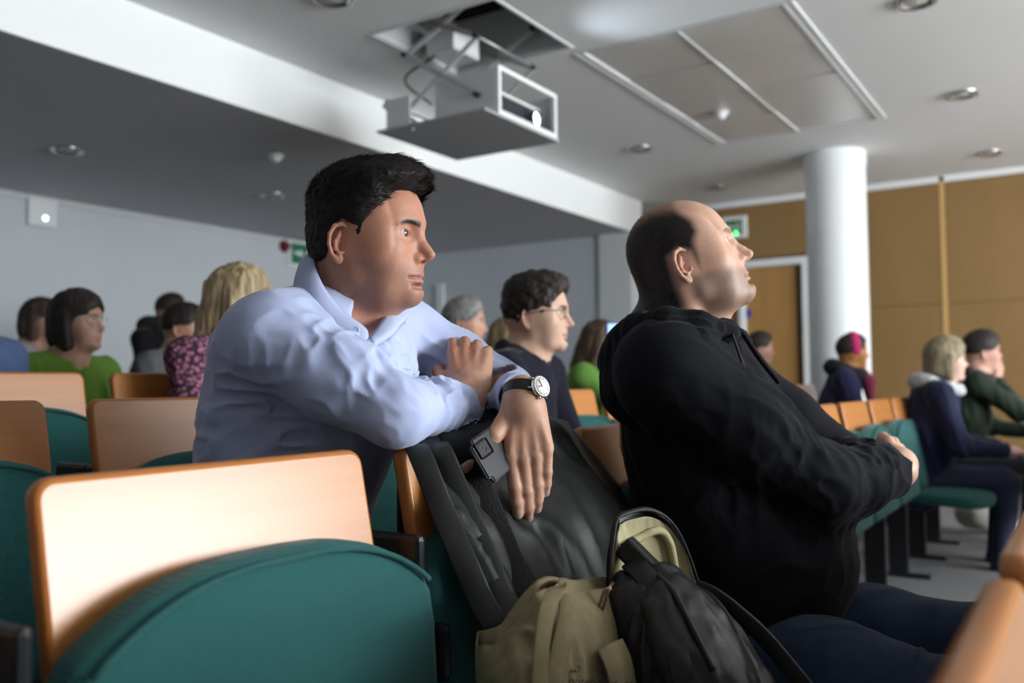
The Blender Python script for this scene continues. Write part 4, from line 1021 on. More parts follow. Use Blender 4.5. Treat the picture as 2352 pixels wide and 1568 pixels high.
    spine = [np.array([1.70, .575, .56]), np.array([1.69, .60, .70]), np.array([1.675, .64, .85]), np.array([1.66, .675, .965])]
    T_.chain(spine, [.195, .195, .186, .155], .045, n=nf, q=.80)
    T_.cap(RS, LS, .082, .078, .06); T_.cap(nb+np.array((-.02, .01, -.015)), RS+np.array((.04, .02, .02)), .07, .06, .05); T_.cap(nb, LS+np.array((-.04, .02, .02)), .07, .06, .05)
    T_.chain([RS, RS*.5+RE*.5, RE, RE*.5+RW*.5, RW], [.090, .082, .066, .055, .044], .035)
    T_.chain([LS, LS*.5+LE*.5, LE, LE*.5+LW*.5, LW], [.070, .062, .056, .050, .046], .03)
    T_.ell((1.70, .50, .62), (.16, .13, .13), .06)
    T_.cap(nb+np.array((0, -.02, .03)), W((0, 0, -.05)), .064, .072, .01, 's'); T_.cap(nb+np.array((.01, -.085, .03)), nb+np.array((.01, -.12, .10)), .035, .05, .01, 's')
    dR = (RW-RE)/np.linalg.norm(RW-RE); T_.ell(RW+dR*.030, .068, .004, 's'); T_.cap(RW-dR*.05, RW+dR*.06, .036, .036, .004, 's')
    T_.half((1.7, .5, .468), (.10, .10, -1), .02)
    up = np.array((0, 0, 1.)); fa = RW-RE
    FS = [(.014, RE*.4+RW*.6, .10, np.cross(fa, (0, .6, .8))+up*.1, 46, 7), (.014, RE+np.array((-.02, .03, .05)), .10, (.3, .8, .5), 40, 6), (.012, RS*.5+RE*.5+np.array((0, -.02, .04)), .11, RE-RS, 36, 5), (.012, RS+np.array((.04, -.02, .02)), .10, (.5, -.6, -.2), 42, 6), (.012, (1.55, .50, .66), .16, (.3, -.8, .4), 30, 5), (.012, (1.56, .62, .80), .14, (.2, .2, 1), 30, 5), (.010, (1.66, .55, .93), .10, (.4, -.7, -.5), 44, 6)]
    def disp(P, d):
        a = np.zeros(len(P)); m = np.abs(d) < .03
        if m.any(): a[m] = fold_sum(P[m], FS)*(1-np.clip(gs(P[m], RW, .04), 0, 1))
        return d-a
    T_.post = [disp]; V, Q = T_.mesh(.0042); hoodie = np_mesh('hoodie', V, Q, m_hood, e)
    # hood gathered round the neck
    H = SDF(); rim = [atD(1702, 772, 1.70), atD(1668, 762, 1.645), atD(1600, 752, 1.60), atD(1530, 750, 1.60), atD(1470, 765, 1.665), atD(1452, 778, 1.76), atD(1500, 775, 1.86), atD(1600, 775, 1.90), atD(1680, 780, 1.83), atD(1712, 785, 1.745)]
    H.chain(rim, [.014, .019, .024, .028, .034, .036, .034, .028, .020, .014], .02)
    H.chain([atD(1440, 830, 1.70), atD(1455, 900, 1.66), atD(1478, 960, 1.64)], [.052, .050, .030], .04); H.chain([atD(1520, 815, 1.62), atD(1470, 850, 1.64)], [.040, .045], .04); H.cap(atD(1445, 830, 1.76), atD(1500, 870, 1.84), .05, .05, .04)
    H.chain([atD(1530, 775, 1.575), atD(1600, 790, 1.57), atD(1668, 815, 1.60)], [.026, .020, .012], .02)
    FH = [(.013, atD(1580, 780, 1.58), .10, atD(1700, 790, 1.6)-atD(1500, 760, 1.6), 60, 7), (.013, atD(1450, 830, 1.68), .10, (0, .2, 1), 48, 7)]
    H.post = [lambda P, d: d-fold_sum(P, FH)]; V, Q = H.mesh(.0036); np_mesh('hood', V, Q, m_hood, hoodie)
    tube('zip_edge', spline([atD(1690, 748, 1.665), atD(1712, 775, 1.655), atD(1742, 820, 1.63), atD(1790, 880, 1.615)], 24), .0045, m_hood, hoodie, 8)
    tube('drawstring', spline([atD(1676, 748, 1.655), atD(1690, 790, 1.60), atD(1712, 850, 1.585), atD(1735, 900, 1.585)], 24), .0028, mat('dark cord', (.02, .02, .024), .8), hoodie, 6)
    # ---------------- jeans and shoes
    J = SDF(); m_jean = mat('blue jeans', '#2c384f', .85, var=.22, vscale=(14, 14, 14), bump=.35, bscale=(1100, 700, 1100), sheen=.1, spec=.2)
    J.ell((1.70, .585, .50), (.185, .15, .09), .03)
    for hip, kn in ((np.array([1.600, .55, .468]), np.array([1.515, .185, .462])), (np.array([1.790, .55, .472]), np.array([1.845, .170, .478]))):
        an = np.array([kn[0]+.01, kn[1]+.06, .09]); J.chain([hip, hip*.5+kn*.5, kn, kn*.5+an*.5, an], [.090, .084, .066, .058, .050], .03)
        F_ = SDF(); F_.cap(an+np.array((0, .03, -.04)), an+np.array((0, -.16, -.055)), .042, .033, .02); F_.half(an+np.array((0, 0, -.088)), (0, 0, -1)); V, Q = F_.mesh(.006); np_mesh('shoe', V, Q, MATS['black shoe'], e)
    FJ = [(.012, (1.60, .45, .55), .10, (.3, -1, 0), 40, 6), (.010, (1.80, .40, .57), .10, (.5, -.8, .1), 36, 6), (.010, (1.52, .2, .53), .09, (1, 0, .2), 44, 6)]
    J.post = [lambda P, d: d-fold_sum(P, FJ)]; V, Q = J.mesh(.0050); jn = np_mesh('jeans', V, Q, m_jean, e)
    return e
H2 = hero2()
# ================================================================== coat, bags, phone, watch
def patch(rows, nu, nv, disp=None):
    """rows: list of rows of 3D control points -> dense grid (nv x nu)"""
    A = np.array([spline(r, nu) for r in rows]); B = np.stack([spline(A[:, i], nv) for i in range(nu)], 1)      # nv, nu, 3
    if disp is not None:
        du = np.gradient(B, axis=1); dv = np.gradient(B, axis=0); N = np.cross(du, dv); N /= np.linalg.norm(N, axis=2)[..., None]+1e-12
        B = B+N*disp(B.reshape(-1, 3)).reshape(nv, nu)[..., None]
    Fc = [(j*nu+i, j*nu+i+1, (j+1)*nu+i+1, (j+1)*nu+i) for j in range(nv-1) for i in range(nu-1)]
    return B, Fc
def patch_obj(name, rows, nu, nv, m, parent, th=.004, disp=None, off=0.):
    B, Fc = patch(rows, nu, nv, disp); o = pydata(name, B.reshape(-1, 3), Fc, m, parent, True)
    md = o.modifiers.new('thickness', 'SOLIDIFY'); md.thickness = th; md.offset = off; return o, B
def ribbon(name, pts, w, th, m, parent, side, n=40):
    """flat strap along pts; side = vector across the strap"""
    P = spline(pts, n); T = np.gradient(P, axis=0); T /= np.linalg.norm(T, axis=1)[:, None]; s = np.tile(np.array(side, float), (n, 1)) if np.ndim(side) == 1 else spline(side, n)
    s = s-T*(s*T).sum(1)[:, None]; s /= np.linalg.norm(s, axis=1)[:, None]; nn = np.cross(T, s); V = []; Fc = []
    sec = [(-.5, -.3), (-.44, -.5), (.44, -.5), (.5, -.3), (.5, .3), (.44, .5), (-.44, .5), (-.5, .3)]; k = len(sec)
    for i in range(n):
        for a, b in sec: V.append(P[i]+s[i]*a*w+nn[i]*b*th)
    for i in range(n-1):
        for j in range(k): Fc.append((i*k+j, i*k+(j+1) % k, (i+1)*k+(j+1) % k, (i+1)*k+j))
    Fc.append(tuple(range(k))[::-1]); Fc.append(tuple((n-1)*k+j for j in range(k)))
    return pydata(name, V, Fc, m, parent, True)
def pxd(l): return [atD(*q) for q in l]
def pxy(l): return [atY(*q) for q in l]
# ---------------- coat over the second chair
m_coat = mat('waxed dark coat', (.0145, .016, .0148), .50, var=.25, vscale=(12, 12, 12), bump=.25, bscale=(90, 90, 90), spec=.35)
m_coat_in = mat('coat fleece lining', (.006, .006, .007), .95, bump=.9, bscale=(260, 260, 260))
coat = wempty('coat', (1.26, .86, .87), 0, 'dark olive waxed coat draped over the chair back under the man\'s arms', 'coat')
crow = [pxy([(958, 1017, .884), (1045, 990, .890), (1125, 968, .892), (1200, 958, .892), (1285, 968, .892)]),
        pxy([(966, 1030, .846), (1060, 1006, .842), (1140, 985, .836), (1225, 975, .832), (1318, 990, .838)]),
        pxy([(1000, 1120, .812), (1085, 1110, .808), (1180, 1090, .806), (1290, 1062, .795), (1392, 1075, .800)]),
        pxy([(1048, 1240, .750), (1120, 1240, .750), (1215, 1230, .745), (1335, 1205, .725), (1452, 1182, .730)]),
        pxy([(1112, 1372, .710), (1178, 1380, .705), (1270, 1380, .690), (1385, 1370, .680), (1480, 1330, .700)]),
        pxy([(1185, 1520, .672), (1260, 1520, .655), (1350, 1520, .632), (1450, 1520, .625), (1520, 1490, .680)]),
        pxy([(1235, 1640, .660), (1310, 1640, .645), (1400, 1640, .622), (1490, 1640, .615), (1560, 1620, .670)])]
back = [r+np.array((0, .035, -.40)) for r in crow[0]]; back0 = [r+np.array((0, .034, -.02)) for r in crow[0]]
for r in back: r[2] = .50
crow = [back, back0]+crow
CFs = [(.020, atY(1330, 1130, .76), .16, (.25, -.4, -.9), 22, 4), (.014, atY(1200, 1250, .74), .14, (.15, -.3, -1), 34, 4), (.016, atY(1080, 1250, .73), .12, (.15, -.3, -1), 44, 5), (.018, atY(1300, 1400, .64), .14, (.15, -.2, -1), 30, 4)]
patch_obj('coat_shell', crow, 70, 110, m_coat, coat, .007, lambda P: -fold_sum(P, CFs))
# front edge bands, snaps and inner zip
edge = pxy([(955, 1018, .878), (962, 1030, .838), (985, 1085, .812), (1020, 1175, .784), (1062, 1270, .735), (1105, 1370, .705), (1150, 1450, .674), (1195, 1540, .660), (1230, 1640, .650)])
ribbon('front_band', [p-CF*.012 for p in edge], .034, .006, m_coat, coat, CR)
edge2 = pxy([(1000, 1010, .872), (1012, 1030, .828), (1040, 1095, .808), (1078, 1190, .772), (1118, 1280, .735), (1150, 1370, .703), (1185, 1450, .664), (1230, 1540, .650), (1265, 1640, .642)])
ribbon('inner_band', [p-CF*.012 for p in edge2], .036, .007, m_coat, coat, CR)
lin = pxy([(1040, 985, .872), (1052, 1010, .832), (1070, 1060, .815), (1095, 1120, .804), (1130, 1200, .768), (1165, 1290, .733), (1200, 1380, .700), (1230, 1480, .668)])
ribbon('fleece_facing', [p-CF*.014 for p in lin], .050, .010, m_coat_in, coat, CR)
m_snap = mat('dark snap metal', (.10, .10, .10), .3, metal=.9)
def snap(c, n):
    a, b, z = frame_from(n); V, Fc = lathe_data([(.0075, 0), (.0075, .002), (.005, .003), (.003, .0015), (.0001, .0015)], 18); pydata('snap_fastener', c+V@np.stack([a, b, z]), Fc, m_snap, coat, True)
snap(atY(1137, 1298, .728)-CF*.022, -CF+CU*.2); snap(atY(1087, 968, .87)-CF*.01, CU-CF*.4)
# ---------------- phone in the hanging hand
ph = wempty('smartphone', atD(1110, 1070, 1.36), 0, 'dark slate smartphone held in the hanging hand', 'phone')
pa = CR*.50-CU*.86; pa /= np.linalg.norm(pa); pl_ = CF*.80+CR*.58+CU*.10; pl_ -= pa*(pl_@pa); pl_ /= np.linalg.norm(pl_); pn = np.cross(pl_, pa)
if pn@CF > 0: pn = -pn
c0 = atD(1099, 1066, 1.318)+pl_*.072
M = Matrix(((*[pa[i] for i in ()],),)) if False else Matrix(((pa[0], pl_[0], pn[0], c0[0]), (pa[1], pl_[1], pn[1], c0[1]), (pa[2], pl_[2], pn[2], c0[2]), (0, 0, 0, 1)))
bm = bmesh.new(); g = bm_box(bm, (-.036, -.073, -.0045), (.036, .073, .0045)); ez = [ed for ed in bm.edges if abs((ed.verts[0].co-ed.verts[1].co).normalized().z) > .9]
bmesh.ops.bevel(bm, geom=ez, offset=.009, segments=5, affect='EDGES'); bmesh.ops.bevel(bm, geom=[ed for ed in bm.edges if ed.is_boundary or len(ed.link_faces) == 2 and abs(ed.link_faces[0].normal.dot(ed.link_faces[1].normal)) < .3], offset=.0022, segments=3, affect='EDGES')
bm.transform(M); autosmooth(bmobj('phone_case', bm, mat('slate phone case', (.016, .017, .023), .42), ph), 50)
bm = bmesh.new(); bm_box(bm, (-.028, -.066, .0045), (-.002, -.034, .0062), .003, 2); bm.transform(M); bmobj('camera_bump', bm, mat('phone black glass', (.008, .008, .010), .12), ph)
for a, b in ((-.021, -.056), (-.010, -.044)):
    V, Fc = lathe_data([(.0036, 0), (.0036, .0004), (.0026, .0006), (.0001, .0004)], 16); V = np.array([c0+pa*(a+v[0])+pl_*(b+v[1])+pn*(.0062+v[2]) for v in V]); pydata('camera_lens', V, Fc, mat('lens ring', (.02, .02, .022), .2), ph, True)
# ---------------- wrist watch
wt = wempty('wristwatch', H1d['LW'], 0, 'silver wristwatch with white dial and black strap on the man\'s wrist', 'watch')
wc = H1d['lo']+CF*.014+CU*.012; ax = -CF*.50-CU*.78-CR*.12; ax /= np.linalg.norm(ax)
cn = CR*.66+CU*.25-CF*.70; cn -= ax*(cn@ax); cn /= np.linalg.norm(cn); ct = np.cross(ax, cn); wr = (.0345, .0315)
loop = np.array([wc+cn*wr[0]*math.cos(t)+ct*wr[1]*math.sin(t) for t in np.linspace(0, 2*math.pi, 48, endpoint=False)])
V, Fc = [], []
for i in range(48):
    o_ = loop[i]-wc; o_ /= np.linalg.norm(o_)
    for a, b in ((-.009, -.0012), (-.009, .0012), (.009, .0012), (.009, -.0012)): V.append(loop[i]+ax*a+o_*b)
for i in range(48):
    for j in range(4): Fc.append((i*4+j, i*4+(j+1) % 4, ((i+1) % 48)*4+(j+1) % 4, ((i+1) % 48)*4+j))
pydata('strap', V, Fc, mat('black leather strap', (.010, .010, .011), .5), wt)
cc = wc+cn*(wr[0]+.001); m_st = mat('polished steel', (.62, .60, .57), .18, metal=1.)
def disc(name, prof, m, n=36): V, Fc = lathe_data(prof, n); return pydata(name, cc+V@np.stack([ax, ct, cn]), Fc, m, wt, True)
autosmooth(disc('case', [(.0165, 0), (.0178, .0015), (.0180, .0055), (.0165, .0072), (.0156, .0072), (.0154, .0058), (.0001, .0056)], m_st), 35)
disc('dial', [(.0001, .0060), (.0153, .0060), (.0153, .0067), (.0001, .0067)], mat('white dial', (.72, .70, .66), .4))
for ang, L in ((1.1, .009), (2.3, .012)):
    d = ax*math.cos(ang)+ct*math.sin(ang); tube('watch_hand', [cc+cn*.0074, cc+cn*.0074+d*L], .0005, m_blk, wt, 4)
for k in range(12):
    d = ax*math.cos(k*math.pi/6)+ct*math.sin(k*math.pi/6); tube('hour_mark', [cc+cn*.0070+d*.0118, cc+cn*.0070+d*.0142], .00035, mat('dial mark', (.25, .22, .2), .5), wt, 4)
tube('crown', [cc+cn*.004+ax*.0175, cc+cn*.004+ax*.0215], .0022, m_st, wt, 10)
for s in (-1, 1):
    for q in (-1, 1): tube('lug', [cc+cn*.003+ct*s*.015+ax*q*.008, cc-cn*.002+ct*s*.021+ax*q*.0085], .0016, m_st, wt, 8)
# ---------------- canvas tote bag on the seat
m_canvas = mat('beige canvas', '#7f7354', .9, var=.10, vscale=(120, 120, 120), bump=.5, bscale=(700, 700, 700))
tote = wempty('tote_bag', (1.15, .58, .47), 0, 'beige canvas tote bag with printed lettering standing on the chair seat', 'bag')
trow = [pxy([(1094, 1484, .640), (1150, 1474, .610), (1213, 1388, .600), (1252, 1354, .594), (1325, 1358, .588), (1402, 1350, .584), (1450, 1362, .590)]),
        pxy([(1094, 1530, .638), (1156, 1520, .590), (1216, 1470, .572), (1262, 1440, .560), (1332, 1440, .556), (1405, 1440, .556), (1460, 1450, .570)]),
        pxy([(1100, 1610, .636), (1170, 1610, .575), (1226, 1590, .555), (1275, 1570, .545), (1340, 1560, .540), (1415, 1560, .540), (1475, 1560, .556)]),
        pxy([(1120, 1675, .640), (1190, 1680, .580), (1245, 1685, .560), (1290, 1690, .552), (1350, 1692, .548), (1420, 1695, .546), (1490, 1690, .560)])]
TF = [(.010, atY(1200, 1480, .58), .10, (.1, 0, -1), 45, 5), (.008, atY(1340, 1480, .55), .10, (.2, 0, -1), 34, 5)]
patch_obj('front_sheet', trow, 70, 50, m_canvas, tote, .0022, lambda P: -fold_sum(P, TF))
trb = [[q+CF*.05+np.array((0, 0, .002)) for q in r] for r in trow]
patch_obj('back_sheet', trb, 60, 40, m_canvas, tote, .0022, lambda P: -fold_sum(P, TF))
patch_obj('side_gusset', [[trow[j][0], trb[j][0]] for j in range(4)], 6, 30, m_canvas, tote, .002); patch_obj('side_gusset', [[trow[j][-1], trb[j][-1]] for j in range(4)], 6, 30, m_canvas, tote, .002)
for k, (pts) in enumerate(([(1236, 1640, .530), (1240, 1540, .533), (1248, 1450, .540), (1262, 1385, .548), (1282, 1352, .556), (1300, 1362, .552), (1298, 1420, .543), (1282, 1500, .535), (1270, 1570, .530), (1266, 1640, .528)],
                          [(1248, 1372, .605), (1254, 1350, .600), (1272, 1337, .590), (1292, 1336, .580), (1305, 1352, .570), (1306, 1400, .556), (1296, 1470, .540), (1286, 1560, .530), (1284, 1640, .526)])):
    ribbon('carry_strap', pxy(pts), .020, .0035, m_canvas, tote, CR*.85+CF*.5, 60)
patch_obj('folded_flap', [pxy([(1372, 1494, .535), (1400, 1478, .528), (1428, 1466, .525)]), pxy([(1392, 1540, .522), (1420, 1525, .515), (1448, 1512, .518)]), pxy([(1402, 1600, .520), (1430, 1590, .512), (1462, 1580, .515)])], 20, 20, m_canvas, tote, .003)
m_ink = mat('dark print', (.03, .026, .02), .8)
def on_tote(px, py): return atY(px, py, .538)-CF*.004
tube('printed_scroll', spline([on_tote(*q) for q in [(1303, 1552), (1298, 1546), (1301, 1538), (1308, 1540), (1312, 1534), (1316, 1541), (1320, 1535), (1322, 1541), (1328, 1538), (1331, 1530), (1329, 1525), (1326, 1529)]], 60), .0006, m_ink, tote, 5)
fc = bpy.data.curves.new('lettering', 'FONT'); fc.body = 'notebooks, etc'; fc.size = .0135; fc.shear = .25
fo = bpy.data.objects.new('lettering_curve', fc); COL.objects.link(fo); dg = bpy.context.evaluated_depsgraph_get(); dg.update()
mt_ = bpy.data.meshes.new_from_object(fo.evaluated_get(dg)); bpy.data.objects.remove(fo); mt_.materials.clear()
tx = CR*.99-CU*.05; tx /= np.linalg.norm(tx); tz = np.cross(tx, CU-CF*0); tz /= np.linalg.norm(tz); ty = np.cross(tz, tx); t0 = on_tote(1303, 1567)-CF*.002
mt_.transform(Matrix(((tx[0], ty[0], tz[0], t0[0]), (tx[1], ty[1], tz[1], t0[1]), (tx[2], ty[2], tz[2], t0[2]), (0, 0, 0, 1)))); link('lettering', mt_, m_ink, tote)
# ---------------- black leather backpack, open
m_leather = mat('black leather', (.012, .012, .013), .36, var=.2, vscale=(40, 40, 40), bump=.35, bscale=(600, 600, 600), spec=.45)
m_nylon = mat('black nylon', (.008, .008, .010), .6)
m_lining = mat('cream lining', '#b3aa83', .8, var=.05, vscale=(30, 30, 30), bump=.2, bscale=(60, 60, 60))
bp = wempty('backpack', (1.32, .47, .47), 0, 'open black leather backpack with cream lining beside the bald man', 'backpack')
prow = [pxd([(1418, 1192, 1.300), (1450, 1178, 1.315), (1490, 1173, 1.330), (1528, 1190, 1.345), (1556, 1222, 1.355)]),
        pxd([(1409, 1245, 1.285), (1450, 1232, 1.318), (1495, 1228, 1.340), (1545, 1245, 1.355), (1578, 1275, 1.360)]),
        pxd([(1403, 1310, 1.275), (1455, 1305, 1.320), (1505, 1302, 1.345), (1560, 1315, 1.358), (1600, 1340, 1.360)]),
        pxd([(1408, 1400, 1.268), (1465, 1400, 1.318), (1520, 1400, 1.345), (1590, 1400, 1.360), (1640, 1400, 1.362)]),
        pxd([(1440, 1500, 1.262), (1500, 1500, 1.310), (1560, 1500, 1.340), (1640, 1500, 1.355), (1710, 1490, 1.360)]),
        pxd([(1480, 1620, 1.258), (1540, 1625, 1.305), (1610, 1630, 1.335), (1700, 1640, 1.350), (1790, 1620, 1.355)])]
patch_obj('back_panel', [[q+CF*.010 for q in r] for r in prow], 40, 50, m_leather, bp, .012)
lrow = [[r[0]*.90+r[1]*.10, r[1], r[2], r[3], r[3]*.1+r[4]*.90] for r in prow[:4]]; lrow[0] = [q-CU*.008 for q in lrow[0]]
patch_obj('lining', [[q-CF*.004 for q in r] for r in lrow], 40, 40, m_lining, bp, .002, lambda P: .004*(vnoise(P*np.array([120, 120, 40]), 4)-.5))
tube('padded_piping', spline(pxd([(1424, 1262, 1.285), (1440, 1248, 1.300), (1470, 1235, 1.318), (1500, 1220, 1.328), (1522, 1222, 1.336), (1540, 1250, 1.342), (1548, 1290, 1.345), (1553, 1330, 1.345), (1560, 1370, 1.345)]), 60), .0062, m_lining, bp, 10)
rim = pxd([(1410, 1400, 1.250), (1402, 1340, 1.255), (1403, 1290, 1.262), (1409, 1235, 1.275), (1418, 1190, 1.288), (1450, 1174, 1.305), (1490, 1169, 1.322), (1530, 1187, 1.338), (1560, 1225, 1.348), (1584, 1280, 1.352), (1606, 1345, 1.352)])
ribbon('zip_tape', rim, .014, .004, m_nylon, bp, CF)
zr = spline(rim, 150)[60:]
bmz = bmesh.new()
for i in range(len(zr)):
    bmesh.ops.create_cube(bmz, size=.0014, matrix=Matrix.Translation(Vector(zr[i]+CU*.0018-CF*.006)))
zz_ = bmobj('zip_teeth', bmz, mat('zip grey', (.20, .20, .20), .4, metal=.6), bp); zz_['kind'] = 'stuff'
# front body of the bag
Bk = SDF(); Bk.chain(pxd([(1470, 1390, 1.235), (1515, 1480, 1.215), (1570, 1590, 1.20)]), [.034, .048, .058], .04); Bk.chain(pxd([(1560, 1400, 1.29), (1625, 1480, 1.27), (1700, 1590, 1.25)]), [.028, .044, .052], .04)
Bk.chain(pxd([(1430, 1330, 1.262), (1440, 1400, 1.245), (1480, 1500, 1.235), (1520, 1600, 1.225)]), [.012, .020, .028, .032], .03)
BF = [(.010, atD(1540, 1450, 1.17), .09, (.1, 0, -1), 50, 6), (.008, atD(1620, 1500, 1.22), .08, (.3, -.2, -1), 55, 6)]
Bk.post = [lambda P, d: d-fold_sum(P, BF)]; V, Q = Bk.mesh(.0035); np_mesh('front_body', V, Q, m_leather, bp)
Pk = SDF(); pn_ = -CF*.8+CR*.45+CU*.3
Pk.chain(pxd([(1525, 1345, 1.245), (1560, 1420, 1.205), (1610, 1510, 1.175), (1660, 1600, 1.16)]), [.034, .046, .054, .058], .03, n=pn_, q=.55)
Pk.post = [lambda P, d: d-.005*(vnoise(P*np.array([70, 70, 30]), 7)-.5)]; V, Q = Pk.mesh(.0035); np_mesh('front_pocket', V, Q, m_leather, bp)
tube('pocket_zip', spline(pxd([(1512, 1322, 1.222), (1548, 1360, 1.185), (1590, 1440, 1.150), (1640, 1540, 1.128)]), 30), .004, m_nylon, bp, 8)
ribbon('pocket_flap', pxd([(1448, 1290, 1.262), (1480, 1320, 1.232), (1510, 1370, 1.205), (1535, 1440, 1.165), (1560, 1520, 1.135), (1580, 1600, 1.125)]), .030, .006, m_leather, bp, CR*.9+CU*.4)
ribbon('shoulder_strap', pxd([(1598, 1350, 1.32), (1640, 1368, 1.30), (1690, 1405, 1.285), (1760, 1470, 1.27), (1860, 1590, 1.25)]), .026, .006, m_nylon, bp, CU*.7+CR*.5-CF*.4)
ribbon('shoulder_strap', pxd([(1588, 1366, 1.29), (1620, 1385, 1.265), (1655, 1430, 1.235), (1690, 1500, 1.205), (1730, 1600, 1.18)]), .034, .008, m_leather, bp, CR*.8+CU*.4-CF*.4)
ribbon('yellow_tag', pxd([(1656, 1484, 1.185), (1675, 1496, 1.178), (1692, 1508, 1.175)]), .004, .002, mat('yellow green edge', '#7b7a3a', .7), bp, CU)
m_br = mat('aged brass', (.28, .20, .14), .35, metal=.9)
pullc = atD(1386, 1378, 1.235)
loop = pxd([(1402, 1350, 1.195), (1397, 1358, 1.192), (1390, 1378, 1.190), (1383, 1400, 1.190), (1376, 1403, 1.190), (1374, 1398, 1.190), (1381, 1376, 1.190), (1390, 1354, 1.192)])
tube('zip_puller', spline(loop, 40, True), .0022, m_br, bp, 6, closed=True); tube('puller_link', pxd([(1408, 1338, 1.215), (1396, 1354, 1.194)]), .0022, m_br, bp, 6)
box_c = atD(1484, 1300, 1.262); bx = atD(1520, 1345, 1.25)-atD(1450, 1275, 1.27); bx /= np.linalg.norm(bx); by_ = CU*.75+CR*.55-CF*.3; by_ -= bx*(by_@bx); by_ /= np.linalg.norm(by_); bz = np.cross(bx, by_)
bm = bmesh.new(); bm_box(bm, (-.045, -.018, -.012), (.035, .016, .012), .006, 3); bm.transform(Matrix(((bx[0], by_[0], bz[0], box_c[0]), (bx[1], by_[1], bz[1], box_c[1]), (bx[2], by_[2], bz[2], box_c[2]), (0, 0, 0, 1))))
gc = wempty('glasses_case', box_c, 0, 'black zipped case sticking out of the open backpack', 'case'); bmobj('case_shell', bm, mat('black case', (.012, .012, .014), .3), gc)
tube('case_zip', [box_c+bx*-.046+by_*.0, box_c+bx*.036+by_*.0], .0125, m_nylon, gc, 8, flat=(1.0, .12))
# ================================================================== audience in the background
m_hair_bg = mat('background hair', (.5, .5, .5), .6, attr='Col', spec=.3)
def bg_hair(style, R, o, sc, h, col, par, seed=1, grey=0.):
    H = SDF(); H.frame(R, o, sc)
    big = style in ('bob', 'long')
    H.ell((.000, 0, .052), (.103, .087, .098) if style != 'crop' else (.096, .082, .092), .02)
    H.ell((.030, 0, .070), (.078, .078, .078) if style != 'crop' else (.068, .072, .068), .03)
    if style == 'curly': H.ell((.050, 0, .108), (.060, .062, .040), .03); H.ell((-.02, 0, .10), (.07, .07, .05), .03)
    if big:
        H.ell((-.034, 0, -.020), (.072, .088, .090), .03)
        for s in (1, -1): H.cap((.010, s*.074, .03), (.004, s*.072, -.075), .026, .024, .02)
    if style == 'long':
        H.chain([(-.055, 0, -.04), (-.070, 0, -.14), (-.065, 0, -.21)], [.072, .066, .045], .03)
        for s in (1, -1): H.chain([(.006, s*.076, .0), (.000, s*.078, -.12), (.006, s*.070, -.21)], [.026, .034, .022], .03)
    if big: H.ell((.114, 0, -.020), (.088, .078, .090), .02, 's'); H.ell((.05, 0, -.12), (.06, .052, .07), .02, 's')
    else:
        H.ell((.122, 0, .000), (.082, .088, .090), .02, 's'); H.ell((.03, 0, -.09), (.075, .10, .085), .02, 's')
        for s in (1, -1): H.ell((.012, s*.094, -.012), (.036, .030, .040), .01, 's')
        H.half((-.05, 0, -.062), (.2, 0, -1), .01)
    if style == 'bob': H.half((0, 0, -.105), (0, 0, -1), .02)
    amp, fr3 = {'short': (.006, (70, 70, 40)), 'crop': (.003, (90, 90, 90)), 'curly': (.014, (55, 55, 55)), 'bob': (.010, (70, 70, 12)), 'long': (.014, (60, 60, 9))}[style]
    H.post = [lambda P, d: d-amp*(.6*vnoise(to_local(P, R, o, sc)*np.array(fr3), seed)+.4*vnoise(to_local(P, R, o, sc)*np.array(fr3)*2.3, seed+1)-.4)]
    V, Q = H.mesh(h); q = to_local(V, R, o, sc); n = vnoise(q*np.array(fr3)*1.7, seed+3); C = np.outer(.45+1.1*n, np.array(col))
    if grey: C = mixc(C, (.30, .29, .28), np.clip(grey*vnoise(q*90, 8)*1.3, 0, 1))
    return np_mesh('hair', V, Q, m_hair_bg, par, C)
def glasses(R, o, sc, par, rim=(.02, .02, .022)):
    g = None; m = mat('glasses rim %d' % int(rim[0]*1000), rim, .3)
    parts = []
    W = lambda q: R@(np.array(q)*sc)+o
    for s in (1, -1):
        c = np.array((.1035, s*.034, .018)); loop = [W(c+np.array((-.004*abs(math.cos(t))*0, .0235*math.cos(t), .0195*math.sin(t)))) for t in np.linspace(0, 2*math.pi, 24, endpoint=False)]
        parts.append(tube_data(loop, .0014*sc, 6, True)); parts.append(tube_data([W((.1035, s*.0575, .024)), W((.05, s*.083, .026)), W((-.005, s*.085, .018))], .0014*sc, 5))
    parts.append(tube_data([W((.1045, -.0105, .021)), W((.107, 0, .024)), W((.1045, .0105, .021))], .0013*sc, 5))
    V, Fc = merge(parts); fr_ = pydata('glasses', V, Fc, m, par, True)
    for s in (1, -1):
        pts = [W(np.array((.1035, s*.034+.023*math.cos(t), .018+.019*math.sin(t)))) for t in np.linspace(0, 2*math.pi, 20, endpoint=False)]
        pydata('lens', pts, [tuple(range(20))], mat('clear lens', (.9, .95, .95), .05, alpha=.12, spec=.8), fr_)
